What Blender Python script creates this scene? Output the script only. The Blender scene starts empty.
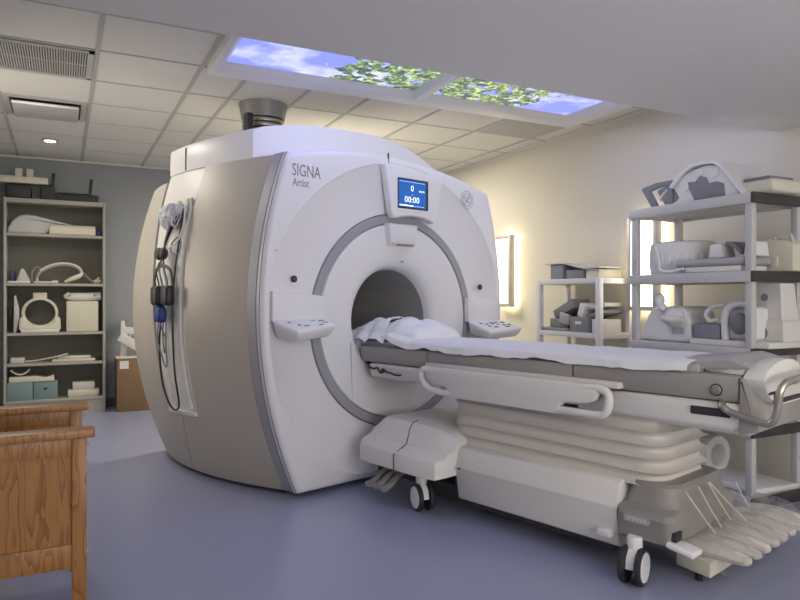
import bpy, bmesh, math, random
from mathutils import Vector, Matrix, noise
random.seed(4)
scene = bpy.context.scene
COL = scene.collection
PI = math.pi

# ------------------------------------------------------------------ materials
def mat(name, color, rough=0.5, metal=0.0, noise_amt=0.0, noise_scale=20.0, bump=0.0, bump_scale=80.0, spec=0.5,
        emit=None, strength=0.0, coat=0.0, trans=0.0, stretch=None, color2=None):
    m = bpy.data.materials.new(name)
    m.use_nodes = True
    nt = m.node_tree
    b = nt.nodes['Principled BSDF']
    b.inputs['Base Color'].default_value = (*color, 1)
    b.inputs['Roughness'].default_value = rough
    b.inputs['Metallic'].default_value = metal
    b.inputs['Specular IOR Level'].default_value = spec
    b.inputs['Coat Weight'].default_value = coat
    b.inputs['Transmission Weight'].default_value = trans
    if emit:
        b.inputs['Emission Color'].default_value = (*emit, 1)
        b.inputs['Emission Strength'].default_value = strength
    tc = nt.nodes.new('ShaderNodeTexCoord')
    src = tc.outputs['Object']
    if stretch:
        mp = nt.nodes.new('ShaderNodeMapping')
        mp.inputs['Scale'].default_value = stretch
        nt.links.new(src, mp.inputs['Vector'])
        src = mp.outputs['Vector']
    n = nt.nodes.new('ShaderNodeTexNoise')
    n.inputs['Scale'].default_value = noise_scale
    n.inputs['Detail'].default_value = 4
    nt.links.new(src, n.inputs['Vector'])
    r = nt.nodes.new('ShaderNodeMix')
    r.data_type = 'RGBA'
    c2 = color2 or tuple(c * (1 - noise_amt) for c in color)
    r.inputs[6].default_value = (*color, 1)
    r.inputs[7].default_value = (*c2, 1)
    nt.links.new(n.outputs['Fac'], r.inputs[0])
    nt.links.new(r.outputs[2], b.inputs['Base Color'])
    if bump:
        n2 = nt.nodes.new('ShaderNodeTexNoise')
        n2.inputs['Scale'].default_value = bump_scale
        nt.links.new(src, n2.inputs['Vector'])
        bp = nt.nodes.new('ShaderNodeBump')
        bp.inputs['Strength'].default_value = bump
        bp.inputs['Distance'].default_value = 0.01
        nt.links.new(n2.outputs['Fac'], bp.inputs['Height'])
        nt.links.new(bp.outputs['Normal'], b.inputs['Normal'])
    return m

def wood_mat():
    m = bpy.data.materials.new('oak')
    m.use_nodes = True
    nt = m.node_tree
    b = nt.nodes['Principled BSDF']
    b.inputs['Roughness'].default_value = 0.42
    tc = nt.nodes.new('ShaderNodeTexCoord')
    mp = nt.nodes.new('ShaderNodeMapping')
    mp.inputs['Scale'].default_value = (9.0, 9.0, 1.3)
    nt.links.new(tc.outputs['Object'], mp.inputs['Vector'])
    n = nt.nodes.new('ShaderNodeTexNoise')
    n.inputs['Scale'].default_value = 1.6
    n.inputs['Detail'].default_value = 2.0
    nt.links.new(mp.outputs['Vector'], n.inputs['Vector'])
    mu = nt.nodes.new('ShaderNodeMath'); mu.operation = 'MULTIPLY'; mu.inputs[1].default_value = 10.0
    fr = nt.nodes.new('ShaderNodeMath'); fr.operation = 'FRACT'
    nt.links.new(n.outputs['Fac'], mu.inputs[0]); nt.links.new(mu.outputs[0], fr.inputs[0])
    cr = nt.nodes.new('ShaderNodeValToRGB')
    e = cr.color_ramp.elements
    e[0].position = 0.0; e[0].color = (0.45, 0.21, 0.060, 1)
    e[1].position = 1.0; e[1].color = (0.255, 0.10, 0.026, 1)
    x = e.new(0.55); x.color = (0.40, 0.18, 0.050, 1)
    nt.links.new(fr.outputs[0], cr.inputs['Fac'])
    mp2 = nt.nodes.new('ShaderNodeMapping'); mp2.inputs['Scale'].default_value = (160, 160, 9)
    nt.links.new(tc.outputs['Object'], mp2.inputs['Vector'])
    n2 = nt.nodes.new('ShaderNodeTexNoise'); n2.inputs['Scale'].default_value = 1.0
    nt.links.new(mp2.outputs['Vector'], n2.inputs['Vector'])
    mx = nt.nodes.new('ShaderNodeMix'); mx.data_type = 'RGBA'; mx.blend_type = 'MULTIPLY'
    mx.inputs[0].default_value = 0.35
    nt.links.new(cr.outputs['Color'], mx.inputs[6]); nt.links.new(n2.outputs['Color'], mx.inputs[7])
    nt.links.new(mx.outputs[2], b.inputs['Base Color'])
    return m

def sky_panel_mat(name, seed, tx0, tx1):
    # a backlit printed transparency: blue sky, soft clouds and a tree crown
    m = bpy.data.materials.new(name)
    m.use_nodes = True
    nt = m.node_tree
    b = nt.nodes['Principled BSDF']
    tc = nt.nodes.new('ShaderNodeTexCoord')
    def nz(scale, detail, off, dist=0.0):
        mp = nt.nodes.new('ShaderNodeMapping'); mp.inputs['Location'].default_value = (off, off * 0.7, 0)
        nt.links.new(tc.outputs['Object'], mp.inputs['Vector'])
        n = nt.nodes.new('ShaderNodeTexNoise'); n.inputs['Scale'].default_value = scale
        n.inputs['Detail'].default_value = detail; n.inputs['Distortion'].default_value = dist
        nt.links.new(mp.outputs['Vector'], n.inputs['Vector'])
        return n
    cl = nz(2.6, 5, seed)
    r1 = nt.nodes.new('ShaderNodeValToRGB')
    e = r1.color_ramp.elements
    e[0].position = 0.46; e[0].color = (0.20, 0.25, 0.88, 1)
    e[1].position = 0.70; e[1].color = (0.80, 0.80, 1.0, 1)
    nt.links.new(cl.outputs['Fac'], r1.inputs['Fac'])
    lf = nz(24, 6, seed + 3, .6)
    r2 = nt.nodes.new('ShaderNodeValToRGB')
    e = r2.color_ramp.elements
    e[0].position = 0.40; e[0].color = (0.02, 0.04, 0.10, 1)
    e[1].position = 0.66; e[1].color = (0.60, 0.68, 0.30, 1)
    x = e.new(0.52); x.color = (0.14, 0.24, 0.05, 1)
    nt.links.new(lf.outputs['Fac'], r2.inputs['Fac'])
    sx = nt.nodes.new('ShaderNodeSeparateXYZ'); nt.links.new(tc.outputs['Object'], sx.inputs['Vector'])
    edge = nz(7, 5, seed + 9)
    def mathn(op, a, bb):
        q = nt.nodes.new('ShaderNodeMath'); q.operation = op
        for i, v in enumerate((a, bb)):
            if isinstance(v, (int, float)): q.inputs[i].default_value = v
            else: nt.links.new(v, q.inputs[i])
        return q.outputs[0]
    cx, hw = (tx0 + tx1) / 2, (tx1 - tx0) / 2
    d = mathn('ABSOLUTE', mathn('SUBTRACT', sx.outputs[0], cx), 0)
    d = mathn('SUBTRACT', hw, d)
    d = mathn('ADD', d, mathn('MULTIPLY', mathn('SUBTRACT', edge.outputs['Fac'], 0.5), 0.7))
    msk = mathn('GREATER_THAN', d, 0.0)
    gap = mathn('GREATER_THAN', nz(11, 6, seed + 5).outputs['Fac'], 0.42)
    msk = mathn('MULTIPLY', msk, gap)
    mx = nt.nodes.new('ShaderNodeMix'); mx.data_type = 'RGBA'
    nt.links.new(msk, mx.inputs[0]); nt.links.new(r1.outputs['Color'], mx.inputs[6]); nt.links.new(r2.outputs['Color'], mx.inputs[7])
    b.inputs['Base Color'].default_value = (0.1, 0.1, 0.12, 1)
    nt.links.new(mx.outputs[2], b.inputs['Emission Color'])
    b.inputs['Emission Strength'].default_value = SKY_EMIT
    return m

SKY_EMIT = 1.35
def plastic_film():
    m = bpy.data.materials.new('clear_film')
    m.use_nodes = True
    nt = m.node_tree
    out = nt.nodes['Material Output']
    nt.nodes.remove(nt.nodes['Principled BSDF'])
    t = nt.nodes.new('ShaderNodeBsdfTransparent'); t.inputs['Color'].default_value = (0.93, 0.93, 0.93, 1)
    g = nt.nodes.new('ShaderNodeBsdfGlossy'); g.inputs['Roughness'].default_value = 0.10
    g.inputs['Color'].default_value = (0.9, 0.9, 0.9, 1)
    d = nt.nodes.new('ShaderNodeBsdfDiffuse'); d.inputs['Color'].default_value = (0.75, 0.74, 0.72, 1)
    a = nt.nodes.new('ShaderNodeMixShader'); a.inputs[0].default_value = 0.7
    nt.links.new(d.outputs[0], a.inputs[1]); nt.links.new(g.outputs[0], a.inputs[2])
    x = nt.nodes.new('ShaderNodeMixShader')
    lw = nt.nodes.new('ShaderNodeLayerWeight'); lw.inputs['Blend'].default_value = 0.35
    mr = nt.nodes.new('ShaderNodeMath'); mr.operation = 'MULTIPLY_ADD'; mr.inputs[1].default_value = 0.42; mr.inputs[2].default_value = 0.07
    nt.links.new(lw.outputs['Facing'], mr.inputs[0]); nt.links.new(mr.outputs[0], x.inputs[0])
    nt.links.new(t.outputs[0], x.inputs[1]); nt.links.new(a.outputs[0], x.inputs[2])
    nt.links.new(x.outputs[0], out.inputs['Surface'])
    return m

M = dict(
    plaster=mat('plaster_white', (0.84, 0.83, 0.795), 0.85, bump=0.05, bump_scale=200),
    tile=mat('ceiling_tile', (0.76, 0.745, 0.70), 0.9, noise_amt=0.05, noise_scale=9, bump=0.1, bump_scale=300),
    tile_grey=mat('ceiling_tile_grey', (0.53, 0.52, 0.50), 0.9, noise_amt=0.05),
    grid=mat('grid_metal', (0.50, 0.49, 0.475), 0.5),
    wall_r=mat('cream_paint', (0.76, 0.72, 0.62), 0.8, noise_amt=0.03, noise_scale=3),
    wall_b=mat('grey_blue_paint', (0.345, 0.37, 0.40), 0.8, noise_amt=0.03, noise_scale=3),
    wall_w=mat('pale_paint', (0.60, 0.58, 0.54), 0.85, noise_amt=0.03, noise_scale=3),
    floor=mat('vinyl_floor', (0.315, 0.335, 0.49), 0.28, noise_amt=0.10, noise_scale=160, bump=0.02, bump_scale=30),
    base=mat('cove_base', (0.10, 0.105, 0.115), 0.5),
    white=mat('white_enamel', (0.80, 0.79, 0.80), 0.38, noise_amt=0.02),
    white2=mat('warm_white_plastic', (0.74, 0.72, 0.68), 0.42, noise_amt=0.02),
    champ=mat('champagne_paint', (0.50, 0.46, 0.40), 0.48, metal=0.18, noise_amt=0.04, noise_scale=6),
    silver=mat('silver_blue_trim', (0.36, 0.36, 0.40), 0.5, metal=0.2),
    lav=mat('pale_silver_trim', (0.62, 0.62, 0.69), 0.38, metal=0.15),
    ring=mat('ring_grey', (0.34, 0.34, 0.37), 0.42, noise_amt=0.03),
    gap=mat('seam_dark', (0.03, 0.03, 0.035), 0.7),
    bore=mat('bore_liner', (0.40, 0.39, 0.38), 0.5, noise_amt=0.05, noise_scale=4),
    black=mat('black_plastic', (0.018, 0.018, 0.02), 0.45),
    rubber=mat('black_rubber', (0.02, 0.02, 0.022), 0.6),
    dark=mat('dark_vinyl', (0.035, 0.034, 0.034), 0.5, noise_amt=0.2),
    charcoal=mat('charcoal_end', (0.05, 0.048, 0.046), 0.5),
    railg=mat('warm_grey_panel', (0.33, 0.31, 0.295), 0.42, noise_amt=0.04),
    footg=mat('foot_grey', (0.27, 0.255, 0.235), 0.42, noise_amt=0.04),
    pad=mat('lilac_grey_vinyl', (0.42, 0.41, 0.42), 0.45, noise_amt=0.04),
    linen=mat('white_linen', (0.83, 0.83, 0.85), 0.9, noise_amt=0.03, bump=0.12, bump_scale=140),
    cream=mat('cream_plastic', (0.72, 0.68, 0.55), 0.45, noise_amt=0.05),
    bellows=mat('bellows_rubber', (0.66, 0.62, 0.565), 0.5, noise_amt=0.04),
    steel=mat('brushed_steel', (0.52, 0.48, 0.42), 0.28, metal=0.9, noise_amt=0.1, noise_scale=60),
    oak=wood_mat(),
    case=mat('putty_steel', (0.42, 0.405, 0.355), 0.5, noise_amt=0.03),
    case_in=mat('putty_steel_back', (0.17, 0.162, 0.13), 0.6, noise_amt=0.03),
    shelfg=mat('shelf_grey', (0.58, 0.57, 0.57), 0.5, noise_amt=0.03),
    shelfw=mat('shelf_white', (0.78, 0.77, 0.765), 0.5, noise_amt=0.03),
    foam=mat('grey_foam', (0.25, 0.25, 0.27), 0.8, noise_amt=0.12, noise_scale=30),
    bluegrey=mat('blue_grey_foam', (0.27, 0.285, 0.34), 0.75, noise_amt=0.1),
    card=mat('cardboard', (0.27, 0.17, 0.09), 0.8, noise_amt=0.2, noise_scale=2, stretch=(30, 30, 2)),
    teal=mat('teal_box', (0.20, 0.29, 0.29), 0.6, noise_amt=0.05),
    tealdot=mat('teal_print', (0.02, 0.35, 0.40), 0.6),
    purple=mat('violet_vinyl', (0.07, 0.06, 0.17), 0.5),
    blue=mat('blue_vinyl', (0.015, 0.04, 0.22), 0.45),
    glassbag=plastic_film(),
    bag=mat('milky_bag', (0.62, 0.63, 0.66), 0.5, noise_amt=0.1, noise_scale=30, bump=0.8, bump_scale=40),
    paper=mat('paper', (0.75, 0.75, 0.74), 0.8),
    print=mat('print_grey', (0.16, 0.16, 0.18), 0.7),
    midprint=mat('print_mid', (0.42, 0.42, 0.44), 0.7),
    lamp=mat('lamp_diffuser', (0.9, 0.9, 0.85), 0.5, emit=(1.0, 0.90, 0.66), strength=4.5),
    lampback=mat('lamp_backlight', (0.9, 0.9, 0.8), 0.5, emit=(1.0, 0.86, 0.52), strength=9.0),
    lampframe=mat('lamp_frame', (0.68, 0.65, 0.58), 0.4, metal=0.3),
    screen=mat('screen_blue', (0.01, 0.03, 0.08), 0.2, emit=(0.014, 0.12, 0.46), strength=1.0),
    glow=mat('screen_white', (0.8, 0.85, 0.9), 0.4, emit=(0.8, 0.9, 1.0), strength=0.9),
    duct=mat('duct_grey', (0.29, 0.28, 0.265), 0.5, metal=0.3, noise_amt=0.08),
    red=mat('dark_red_button', (0.17, 0.03, 0.05), 0.4),
    downl=mat('downlight_glow', (0.9, 0.9, 0.85), 0.4, emit=(1, 0.97, 0.9), strength=3.0),
)

# ------------------------------------------------------------------ things, parts, meshes
ANCH = {}
NARROW = True
RY = math.radians(-26.8)
MO = Vector((2.072, 4.089, 0)); MA = math.radians(15.1)      # scanner frame: origin under the ring centre, turned 15 degrees
def m2w(p):
    return MO + Matrix.Rotation(MA, 3, 'Z') @ Vector(p)

def thing(name, label, cat, anchor=(0, 0, 0), group=None, frame='W'):
    """Empty at the thing's base; its parts are modelled in the room frame (W) or the scanner frame (M) and re-based here."""
    o = bpy.data.objects.new(name, None)
    o.empty_display_size = 0.1
    COL.objects.link(o)
    a = Vector(anchor)
    if frame == 'M':
        o.location = m2w(a); o.rotation_euler = (0, 0, MA)
    else:
        o.location = a
    o['label'] = label; o['category'] = cat
    if group: o['group'] = group
    ANCH[o.name] = a
    return o

def fin(bm, name, m, parent=None, ang=35, anchor=None, frame=None):
    me = bpy.data.meshes.new(name)
    bmesh.ops.recalc_face_normals(bm, faces=bm.faces)
    a = anchor
    if NARROW and parent is not None and (parent.name == 'patient_table' or (parent.parent and parent.parent.name == 'patient_table')):
        for v in bm.verts:                      # the table top lies a little off the bore's centre line
            if v.co.x > 0: v.co.x *= .62
    if a is None and parent is not None: a = ANCH[parent.name]
    if a is not None: bmesh.ops.translate(bm, vec=-Vector(a), verts=bm.verts)
    for f in bm.faces: f.smooth = True
    bm.to_mesh(me); bm.free()
    me.set_sharp_from_angle(angle=math.radians(ang))
    ms = m if isinstance(m, (list, tuple)) else [m]
    for k in ms: me.materials.append(k)
    o = bpy.data.objects.new(name, me)
    COL.objects.link(o)
    if parent is not None:
        o.parent = parent
        ANCH[o.name] = ANCH[parent.name]
    elif anchor is not None:
        if frame == 'M':
            o.location = m2w(anchor); o.rotation_euler = (0, 0, MA)
        else:
            o.location = Vector(anchor)
        ANCH[o.name] = Vector(anchor)
    return o

def solo(bm, name, m, label, cat, anchor, group=None, frame='W', ang=35):
    o = fin(bm, name, m, None, ang, anchor, frame)
    o['label'] = label; o['category'] = cat
    if group: o['group'] = group
    return o

def struct(bm, name, m, ang=35, parent=None):
    o = fin(bm, name, m, None, ang, (0, 0, 0))
    o['kind'] = 'structure'
    return o

def B(): return bmesh.new()

def merge(bm, tmp, mi=0):
    for f in tmp.faces: f.material_index = mi
    me = bpy.data.meshes.new('tmp')
    tmp.to_mesh(me); tmp.free()
    bm.from_mesh(me)
    bpy.data.meshes.remove(me)

def box(bm, lo, hi, bev=0.0, seg=2, mi=0, rot=None, piv=None):
    t = bmesh.new()
    bmesh.ops.create_cube(t, size=1)
    lo, hi = Vector(lo), Vector(hi)
    bmesh.ops.scale(t, vec=hi - lo, verts=t.verts)
    bmesh.ops.translate(t, vec=(lo + hi) / 2, verts=t.verts)
    if bev > 0:
        bmesh.ops.bevel(t, geom=t.edges[:], offset=bev, segments=seg, profile=0.5, affect='EDGES')
    if rot is not None:
        c = Vector(piv) if piv is not None else (lo + hi) / 2
        bmesh.ops.rotate(t, cent=c, matrix=rot, verts=t.verts)
    merge(bm, t, mi)
    return bm

def rotz(d): return Matrix.Rotation(math.radians(d), 3, 'Z')
def rotx(d): return Matrix.Rotation(math.radians(d), 3, 'X')
def roty(d): return Matrix.Rotation(math.radians(d), 3, 'Y')

def cyl(bm, p0, p1, r0, r1=None, n=24, bev=0.0, mi=0, cap=True):
    r1 = r0 if r1 is None else r1
    p0, p1 = Vector(p0), Vector(p1)
    d = p1 - p0
    t = bmesh.new()
    bmesh.ops.create_cone(t, cap_ends=cap, segments=n, radius1=r0, radius2=r1, depth=d.length)
    if bev > 0:
        es = [e for e in t.edges if all(abs(abs(v.co.z) - d.length / 2) < 1e-6 for v in e.verts) and abs(e.verts[0].co.z - e.verts[1].co.z) < 1e-6]
        bmesh.ops.bevel(t, geom=es, offset=bev, segments=3, profile=0.5, affect='EDGES')
    q = Vector((0, 0, 1)).rotation_difference(d.normalized()).to_matrix()
    bmesh.ops.rotate(t, cent=(0, 0, 0), matrix=q, verts=t.verts)
    bmesh.ops.translate(t, vec=(p0 + p1) / 2, verts=t.verts)
    merge(bm, t, mi)
    return bm

def smooth_path(pts, sub=6, closed=False):
    pts = [Vector(p) for p in pts]
    n = len(pts); out = []
    for i in range(n if closed else n - 1):
        if closed: a, b, c, d = pts[(i - 1) % n], pts[i], pts[(i + 1) % n], pts[(i + 2) % n]
        else: a, b, c, d = pts[max(i - 1, 0)], pts[i], pts[i + 1], pts[min(i + 2, n - 1)]
        for k in range(sub):
            t = k / sub
            out.append(0.5 * ((2 * b) + (-a + c) * t + (2 * a - 5 * b + 4 * c - d) * t * t + (-a + 3 * b - 3 * c + d) * t ** 3))
    if not closed: out.append(pts[-1])
    return out

def tube(bm, pts, r, n=10, sub=6, closed=False, mi=0, flat=1.0, smooth=True):
    P = smooth_path(pts, sub, closed) if smooth else [Vector(p) for p in pts]
    t = bmesh.new()
    rings = []; N = len(P)
    up = None
    for i, p in enumerate(P):
        if closed: d = P[(i + 1) % N] - P[i - 1]
        else: d = P[min(i + 1, N - 1)] - P[max(i - 1, 0)]
        d.normalize()
        if up is None:
            up = Vector((0, 0, 1)) if abs(d.z) < 0.9 else Vector((1, 0, 0))
        s = d.cross(up)
        if s.length < 1e-5: s = d.orthogonal()
        s.normalize()
        up = s.cross(d).normalized()
        rr = r(i / (N - 1)) if callable(r) else r
        rings.append([t.verts.new(p + (s * math.cos(2 * PI * k / n) + up * math.sin(2 * PI * k / n) * flat) * rr) for k in range(n)])
    for i in range(N if closed else N - 1):
        A, C = rings[i], rings[(i + 1) % N]
        for k in range(n):
            t.faces.new((A[k], A[(k + 1) % n], C[(k + 1) % n], C[k]))
    if not closed:
        t.faces.new(list(reversed(rings[0]))); t.faces.new(rings[-1])
    merge(bm, t, mi)
    return bm

def loft(bm, rings, closed_ring=True, cap=True, mi=0):
    t = bmesh.new()
    V = [[t.verts.new(Vector(p)) for p in r] for r in rings]
    for A, C in zip(V[:-1], V[1:]):
        n = len(A)
        for k in range(n if closed_ring else n - 1):
            t.faces.new((A[k], A[(k + 1) % n], C[(k + 1) % n], C[k]))
    if cap and closed_ring:
        t.faces.new(list(reversed(V[0]))); t.faces.new(V[-1])
    merge(bm, t, mi)
    return bm

def prism(bm, poly, axis, a0, a1, bev=0.0, seg=2, mi=0):
    """extrude a 2-D polygon along an axis; poly coordinates are the two other axes in x,y,z order"""
    def mk(p, a):
        if axis == 'x': return Vector((a, p[0], p[1]))
        if axis == 'y': return Vector((p[0], a, p[1]))
        return Vector((p[0], p[1], a))
    t = bmesh.new()
    A = [t.verts.new(mk(p, a0)) for p in poly]; C = [t.verts.new(mk(p, a1)) for p in poly]
    n = len(poly)
    t.faces.new(A); t.faces.new(list(reversed(C)))
    for k in range(n): t.faces.new((A[k], C[k], C[(k + 1) % n], A[(k + 1) % n]))
    if bev > 0:
        bmesh.ops.recalc_face_normals(t, faces=t.faces)
        es = [e for e in t.edges if len(e.link_faces) == 2 and e.calc_face_angle(0) > 0.5]
        bmesh.ops.bevel(t, geom=es, offset=bev, segments=seg, profile=0.5, affect='EDGES')
    merge(bm, t, mi)
    return bm

def surf(bm, fn, nu, nv, thick=0.0, mi=0):
    """grid surface fn(u,v) with a real thickness (fn2 = fn moved along its normal)"""
    t = bmesh.new()
    P = [[Vector(fn(i / nu, j / nv)) for j in range(nv + 1)] for i in range(nu + 1)]
    V = [[t.verts.new(p) for p in r] for r in P]
    for i in range(nu):
        for j in range(nv):
            t.faces.new((V[i][j], V[i + 1][j], V[i + 1][j + 1], V[i][j + 1]))
    if thick:
        bmesh.ops.recalc_face_normals(t, faces=t.faces)
        t.normal_update()
        bmesh.ops.solidify(t, geom=t.faces[:], thickness=thick)
    merge(bm, t, mi)
    return bm

def ball(bm, c, r, sc=(1, 1, 1), n=16, mi=0, rot=None):
    t = bmesh.new()
    bmesh.ops.create_uvsphere(t, u_segments=n, v_segments=max(6, n // 2), radius=r)
    bmesh.ops.scale(t, vec=sc, verts=t.verts)
    if rot is not None: bmesh.ops.rotate(t, cent=(0, 0, 0), matrix=rot, verts=t.verts)
    bmesh.ops.translate(t, vec=c, verts=t.verts)
    merge(bm, t, mi)
    return bm

def rrect(hx, hy, r, n=6, cx=0, cy=0):
    out = []
    for q, (sx, sy) in enumerate(((1, 1), (-1, 1), (-1, -1), (1, -1))):
        for k in range(n + 1):
            a = q * PI / 2 + k / n * PI / 2
            out.append((cx + sx * (hx - r) + r * math.cos(a), cy + sy * (hy - r) + r * math.sin(a)))
    return out

def text_bm(s, size, extrude=0.0006):
    cu = bpy.data.curves.new('txt', 'FONT')
    cu.body = s; cu.size = size; cu.extrude = extrude; cu.resolution_u = 3
    o = bpy.data.objects.new('txt', cu)
    COL.objects.link(o)
    dg = bpy.context.evaluated_depsgraph_get()
    me = bpy.data.meshes.new_from_object(o.evaluated_get(dg))
    bm = bmesh.new(); bm.from_mesh(me)
    bpy.data.objects.remove(o); bpy.data.curves.remove(cu); bpy.data.meshes.remove(me)
    return bm

def put_text(bm, s, size, pos, width=None, mtx=None, mi=0):
    t = text_bm(s, size)
    xs = [v.co.x for v in t.verts]
    if width:
        k = width / (max(xs) - min(xs))
        bmesh.ops.scale(t, vec=(k, 1, 1), verts=t.verts)
    if mtx is None: mtx = Matrix.Rotation(PI / 2, 3, 'X')     # upright, facing -Y
    bmesh.ops.rotate(t, cent=(0, 0, 0), matrix=mtx, verts=t.verts)
    bmesh.ops.translate(t, vec=pos, verts=t.verts)
    merge(bm, t, mi)

# ------------------------------------------------------------------ room
XW, YB, XL, YF, ZC, ZS, YS = 4.15, 8.17, -0.62, -2.6, 2.73, 2.30, 2.77
struct(box(B(), (XL - .1, YF - .1, -.1), (XW + .1, YB + .1, 0)), 'floor', M['floor'])
struct(box(B(), (XL - .1, YS, ZC), (XW + .1, YB + .1, ZC + .1)), 'ceiling', M['tile'])
struct(box(B(), (XL - .1, YF - .1, ZS), (XW + .1, YS, ZC + .1), 0.004), 'ceiling_soffit', M['plaster'])
struct(box(B(), (XW, YF - .1, 0), (XW + .1, YB + .1, ZC + .1)), 'wall_right', M['wall_r'])
struct(box(B(), (XL - .1, YB, 0), (XW + .1, YB + .1, ZC + .1)), 'wall_back', M['wall_b'])
struct(box(B(), (XL - .1, YF - .1, 0), (XL, YB + .1, ZC + .1)), 'wall_left', M['wall_w'])
struct(box(B(), (XL - .1, YF - .1, 0), (XW + .1, YF, ZC + .1)), 'wall_front', M['wall_w'])
struct(box(B(), (XL, YB - .012, 0), (XW, YB, .10), .004), 'baseboard_back', M['base'])
g = B()
for x in (-.42, .19, .81, 1.125, 1.60, 2.07, 2.70, 3.33, 3.95):
    box(g, (x - .013, YS, ZC - .006), (x + .013, YB, ZC))
for y in (3.27, 3.87, 4.46, 5.09, 5.70, 6.31, 6.92, 7.53):
    box(g, (XL, y - .009, ZC - .005), (XW, y + .009, ZC))
struct(g, 'trim_1', M['grid'])
struct(box(B(), (3.34, 4.50, ZC - .004), (3.94, 5.08, ZC)), 'trim_2', M['tile_grey'])
struct(box(box(B(), (XL, YB - .025, ZC - .02), (XW, YB, ZC)), (XW - .025, YS, ZC - .02), (XW, YB, ZC)), 'trim_3', M['tile'])

# backlit sky panels in a white frame
t = thing('sky_ceiling_light', 'long backlit ceiling window with blue sky and leafy tree print in white frame', 'ceiling light', (2.3, 3.6, ZC))
fr = B()
z0 = 2.695
def fring(x0, x1, y1, z): return [(x0, 2.79, z), (x0, y1, z), (x1, y1, z), (x1, 2.79, z)]
loft(fr, [fring(.925, 3.665, 4.25, ZC - .012), fring(.88, 3.72, 4.32, 2.668), fring(.84, 3.84, 4.42, 2.664), fring(.835, 3.845, 4.425, 2.67), fring(.835, 3.845, 4.425, ZC)], closed_ring=False, cap=False)
prism(fr, [(2.25, ZC - .010), (2.29, 2.668), (2.34, 2.668), (2.38, ZC - .010)], 'y', 2.80, 4.30)
fin(fr, 'frame', M['white'], t)
for i, (a, b_, s, q0, q1) in enumerate(((.925, 2.25, 1.7, -.64, .10), (2.38, 3.665, 5.2, .0, .90))):
    p = fin(box(B(), (a, 2.80, ZC - .018), (b_, 4.25, ZC - .008)), 'sky_panel', sky_panel_mat('sky_print', s, q0, q1), t)
    p['label'] = 'glowing sky print with tree at its right end' if i == 0 else 'glowing sky print with tree at its left end'

# return air grille, supply diffuser, recessed lamp
t = thing('air_grille', 'rectangular return air grille with fine slats in the tiled ceiling', 'air vent', (-.13, 4.75, ZC))
f_ = B()
for lo, hi in (((-.42, 4.49, ZC - .012), (.175, 4.52, ZC - .004)), ((-.42, 5.03, ZC - .012), (.175, 5.06, ZC - .004)),
               ((-.42, 4.49, ZC - .012), (-.40, 5.06, ZC - .004)), ((.145, 4.49, ZC - .012), (.175, 5.06, ZC - .004)),
               ((-.42, 4.765, ZC - .010), (.175, 4.775, ZC - .004))): box(f_, lo, hi)
fin(f_, 'frame', M['grid'], t)
fin(box(B(), (-.40, 4.50, ZC - .0055), (.16, 5.05, ZC - .0045)), 'backing', M['black'], t)
for k in range(38):
    x = -.39 + k * .0144
    fin(box(B(), (x - .0036, 4.52, ZC - .013), (x + .0036, 5.03, ZC - .006), rot=roty(20)), 'slat', M['grid'], t)
t = thing('air_diffuser', 'square ceiling air diffuser with a raised grey centre plate', 'air vent', (-.13, 6, ZC))
f_ = B()
box(f_, (-.40, 5.71, ZC - .010), (-.36, 6.29, ZC - .003)); box(f_, (.13, 5.71, ZC - .010), (.17, 6.29, ZC - .003))
box(f_, (-.36, 5.71, ZC - .010), (.13, 5.75, ZC - .003)); box(f_, (-.36, 6.25, ZC - .010), (.13, 6.29, ZC - .003))
fin(f_, 'frame', M['grid'], t)
fin(box(B(), (-.36, 5.75, ZC - .006), (.13, 6.25, ZC - .004)), 'backing', M['black'], t)
fin(box(B(), (-.345, 5.775, ZC - .045), (.115, 6.215, ZC - .02), .01), 'plate', M['grid'], t)
t = thing('recessed_downlight', 'small bright recessed lamp in the ceiling near the back wall', 'ceiling light', (-.107, 7.2, ZC))
fin(cyl(B(), (-.107, 7.2, ZC - .012), (-.107, 7.2, ZC - .006), .075, n=28), 'trim_ring', M['grid'], t)
fin(cyl(B(), (-.107, 7.2, ZC - .016), (-.107, 7.2, ZC - .0125), .05, n=24), 'lamp', M['downl'], t)

# wall sconces
def sconce(label, y0, y1, z0, z1):
    t = thing('wall_sconce', label, 'wall light', (XW, (y0 + y1) / 2, z0), 'backlit sconces on the right wall')
    f_ = B(); w = .035
    for lo, hi in (((4.03, y0, z0), (4.095, y0 + w, z1)), ((4.03, y1 - w, z0), (4.095, y1, z1)),
                   ((4.03, y0 + w, z0), (4.095, y1 - w, z0 + w)), ((4.03, y0 + w, z1 - w), (4.095, y1 - w, z1))): box(f_, lo, hi, .003)
    fin(f_, 'frame', M['lampframe'], t)
    fin(box(B(), (4.036, y0 + w, z0 + w), (4.06, y1 - w, z1 - w)), 'diffuser', M['lamp'], t)
    fin(box(B(), (4.10, y0 + .02, z0 + .02), (4.118, y1 - .02, z1 - .02)), 'backlight', M['lampback'], t)
    fin(box(B(), (4.118, y0 + .06, z0 + .1), (XW, y1 - .06, z1 - .1)), 'wall_mount', M['lampframe'], t)
sconce('tall glowing wall lamp just right of the scanner', 5.52, 5.80, 1.13, 1.86)
sconce('tall glowing wall lamp seen behind the grey storage shelf', 3.66, 3.95, 1.12, 1.86)

# ------------------------------------------------------------------ the scanner (M frame)
def W(z, Y): return .81 + .24 * (Y - .126) - .2406 * (Y - .126) * (Y - 1) + .27 - .204 * (z - 1.15) ** 2
CZ = 1.069
def topz(X): return 2.187 - .15 * (X + .1) ** 2
mri = thing('mri_scanner', 'large white MRI scanner with champagne sides and round patient bore', 'MRI scanner', (0, 0, 0), frame='M')

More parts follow.
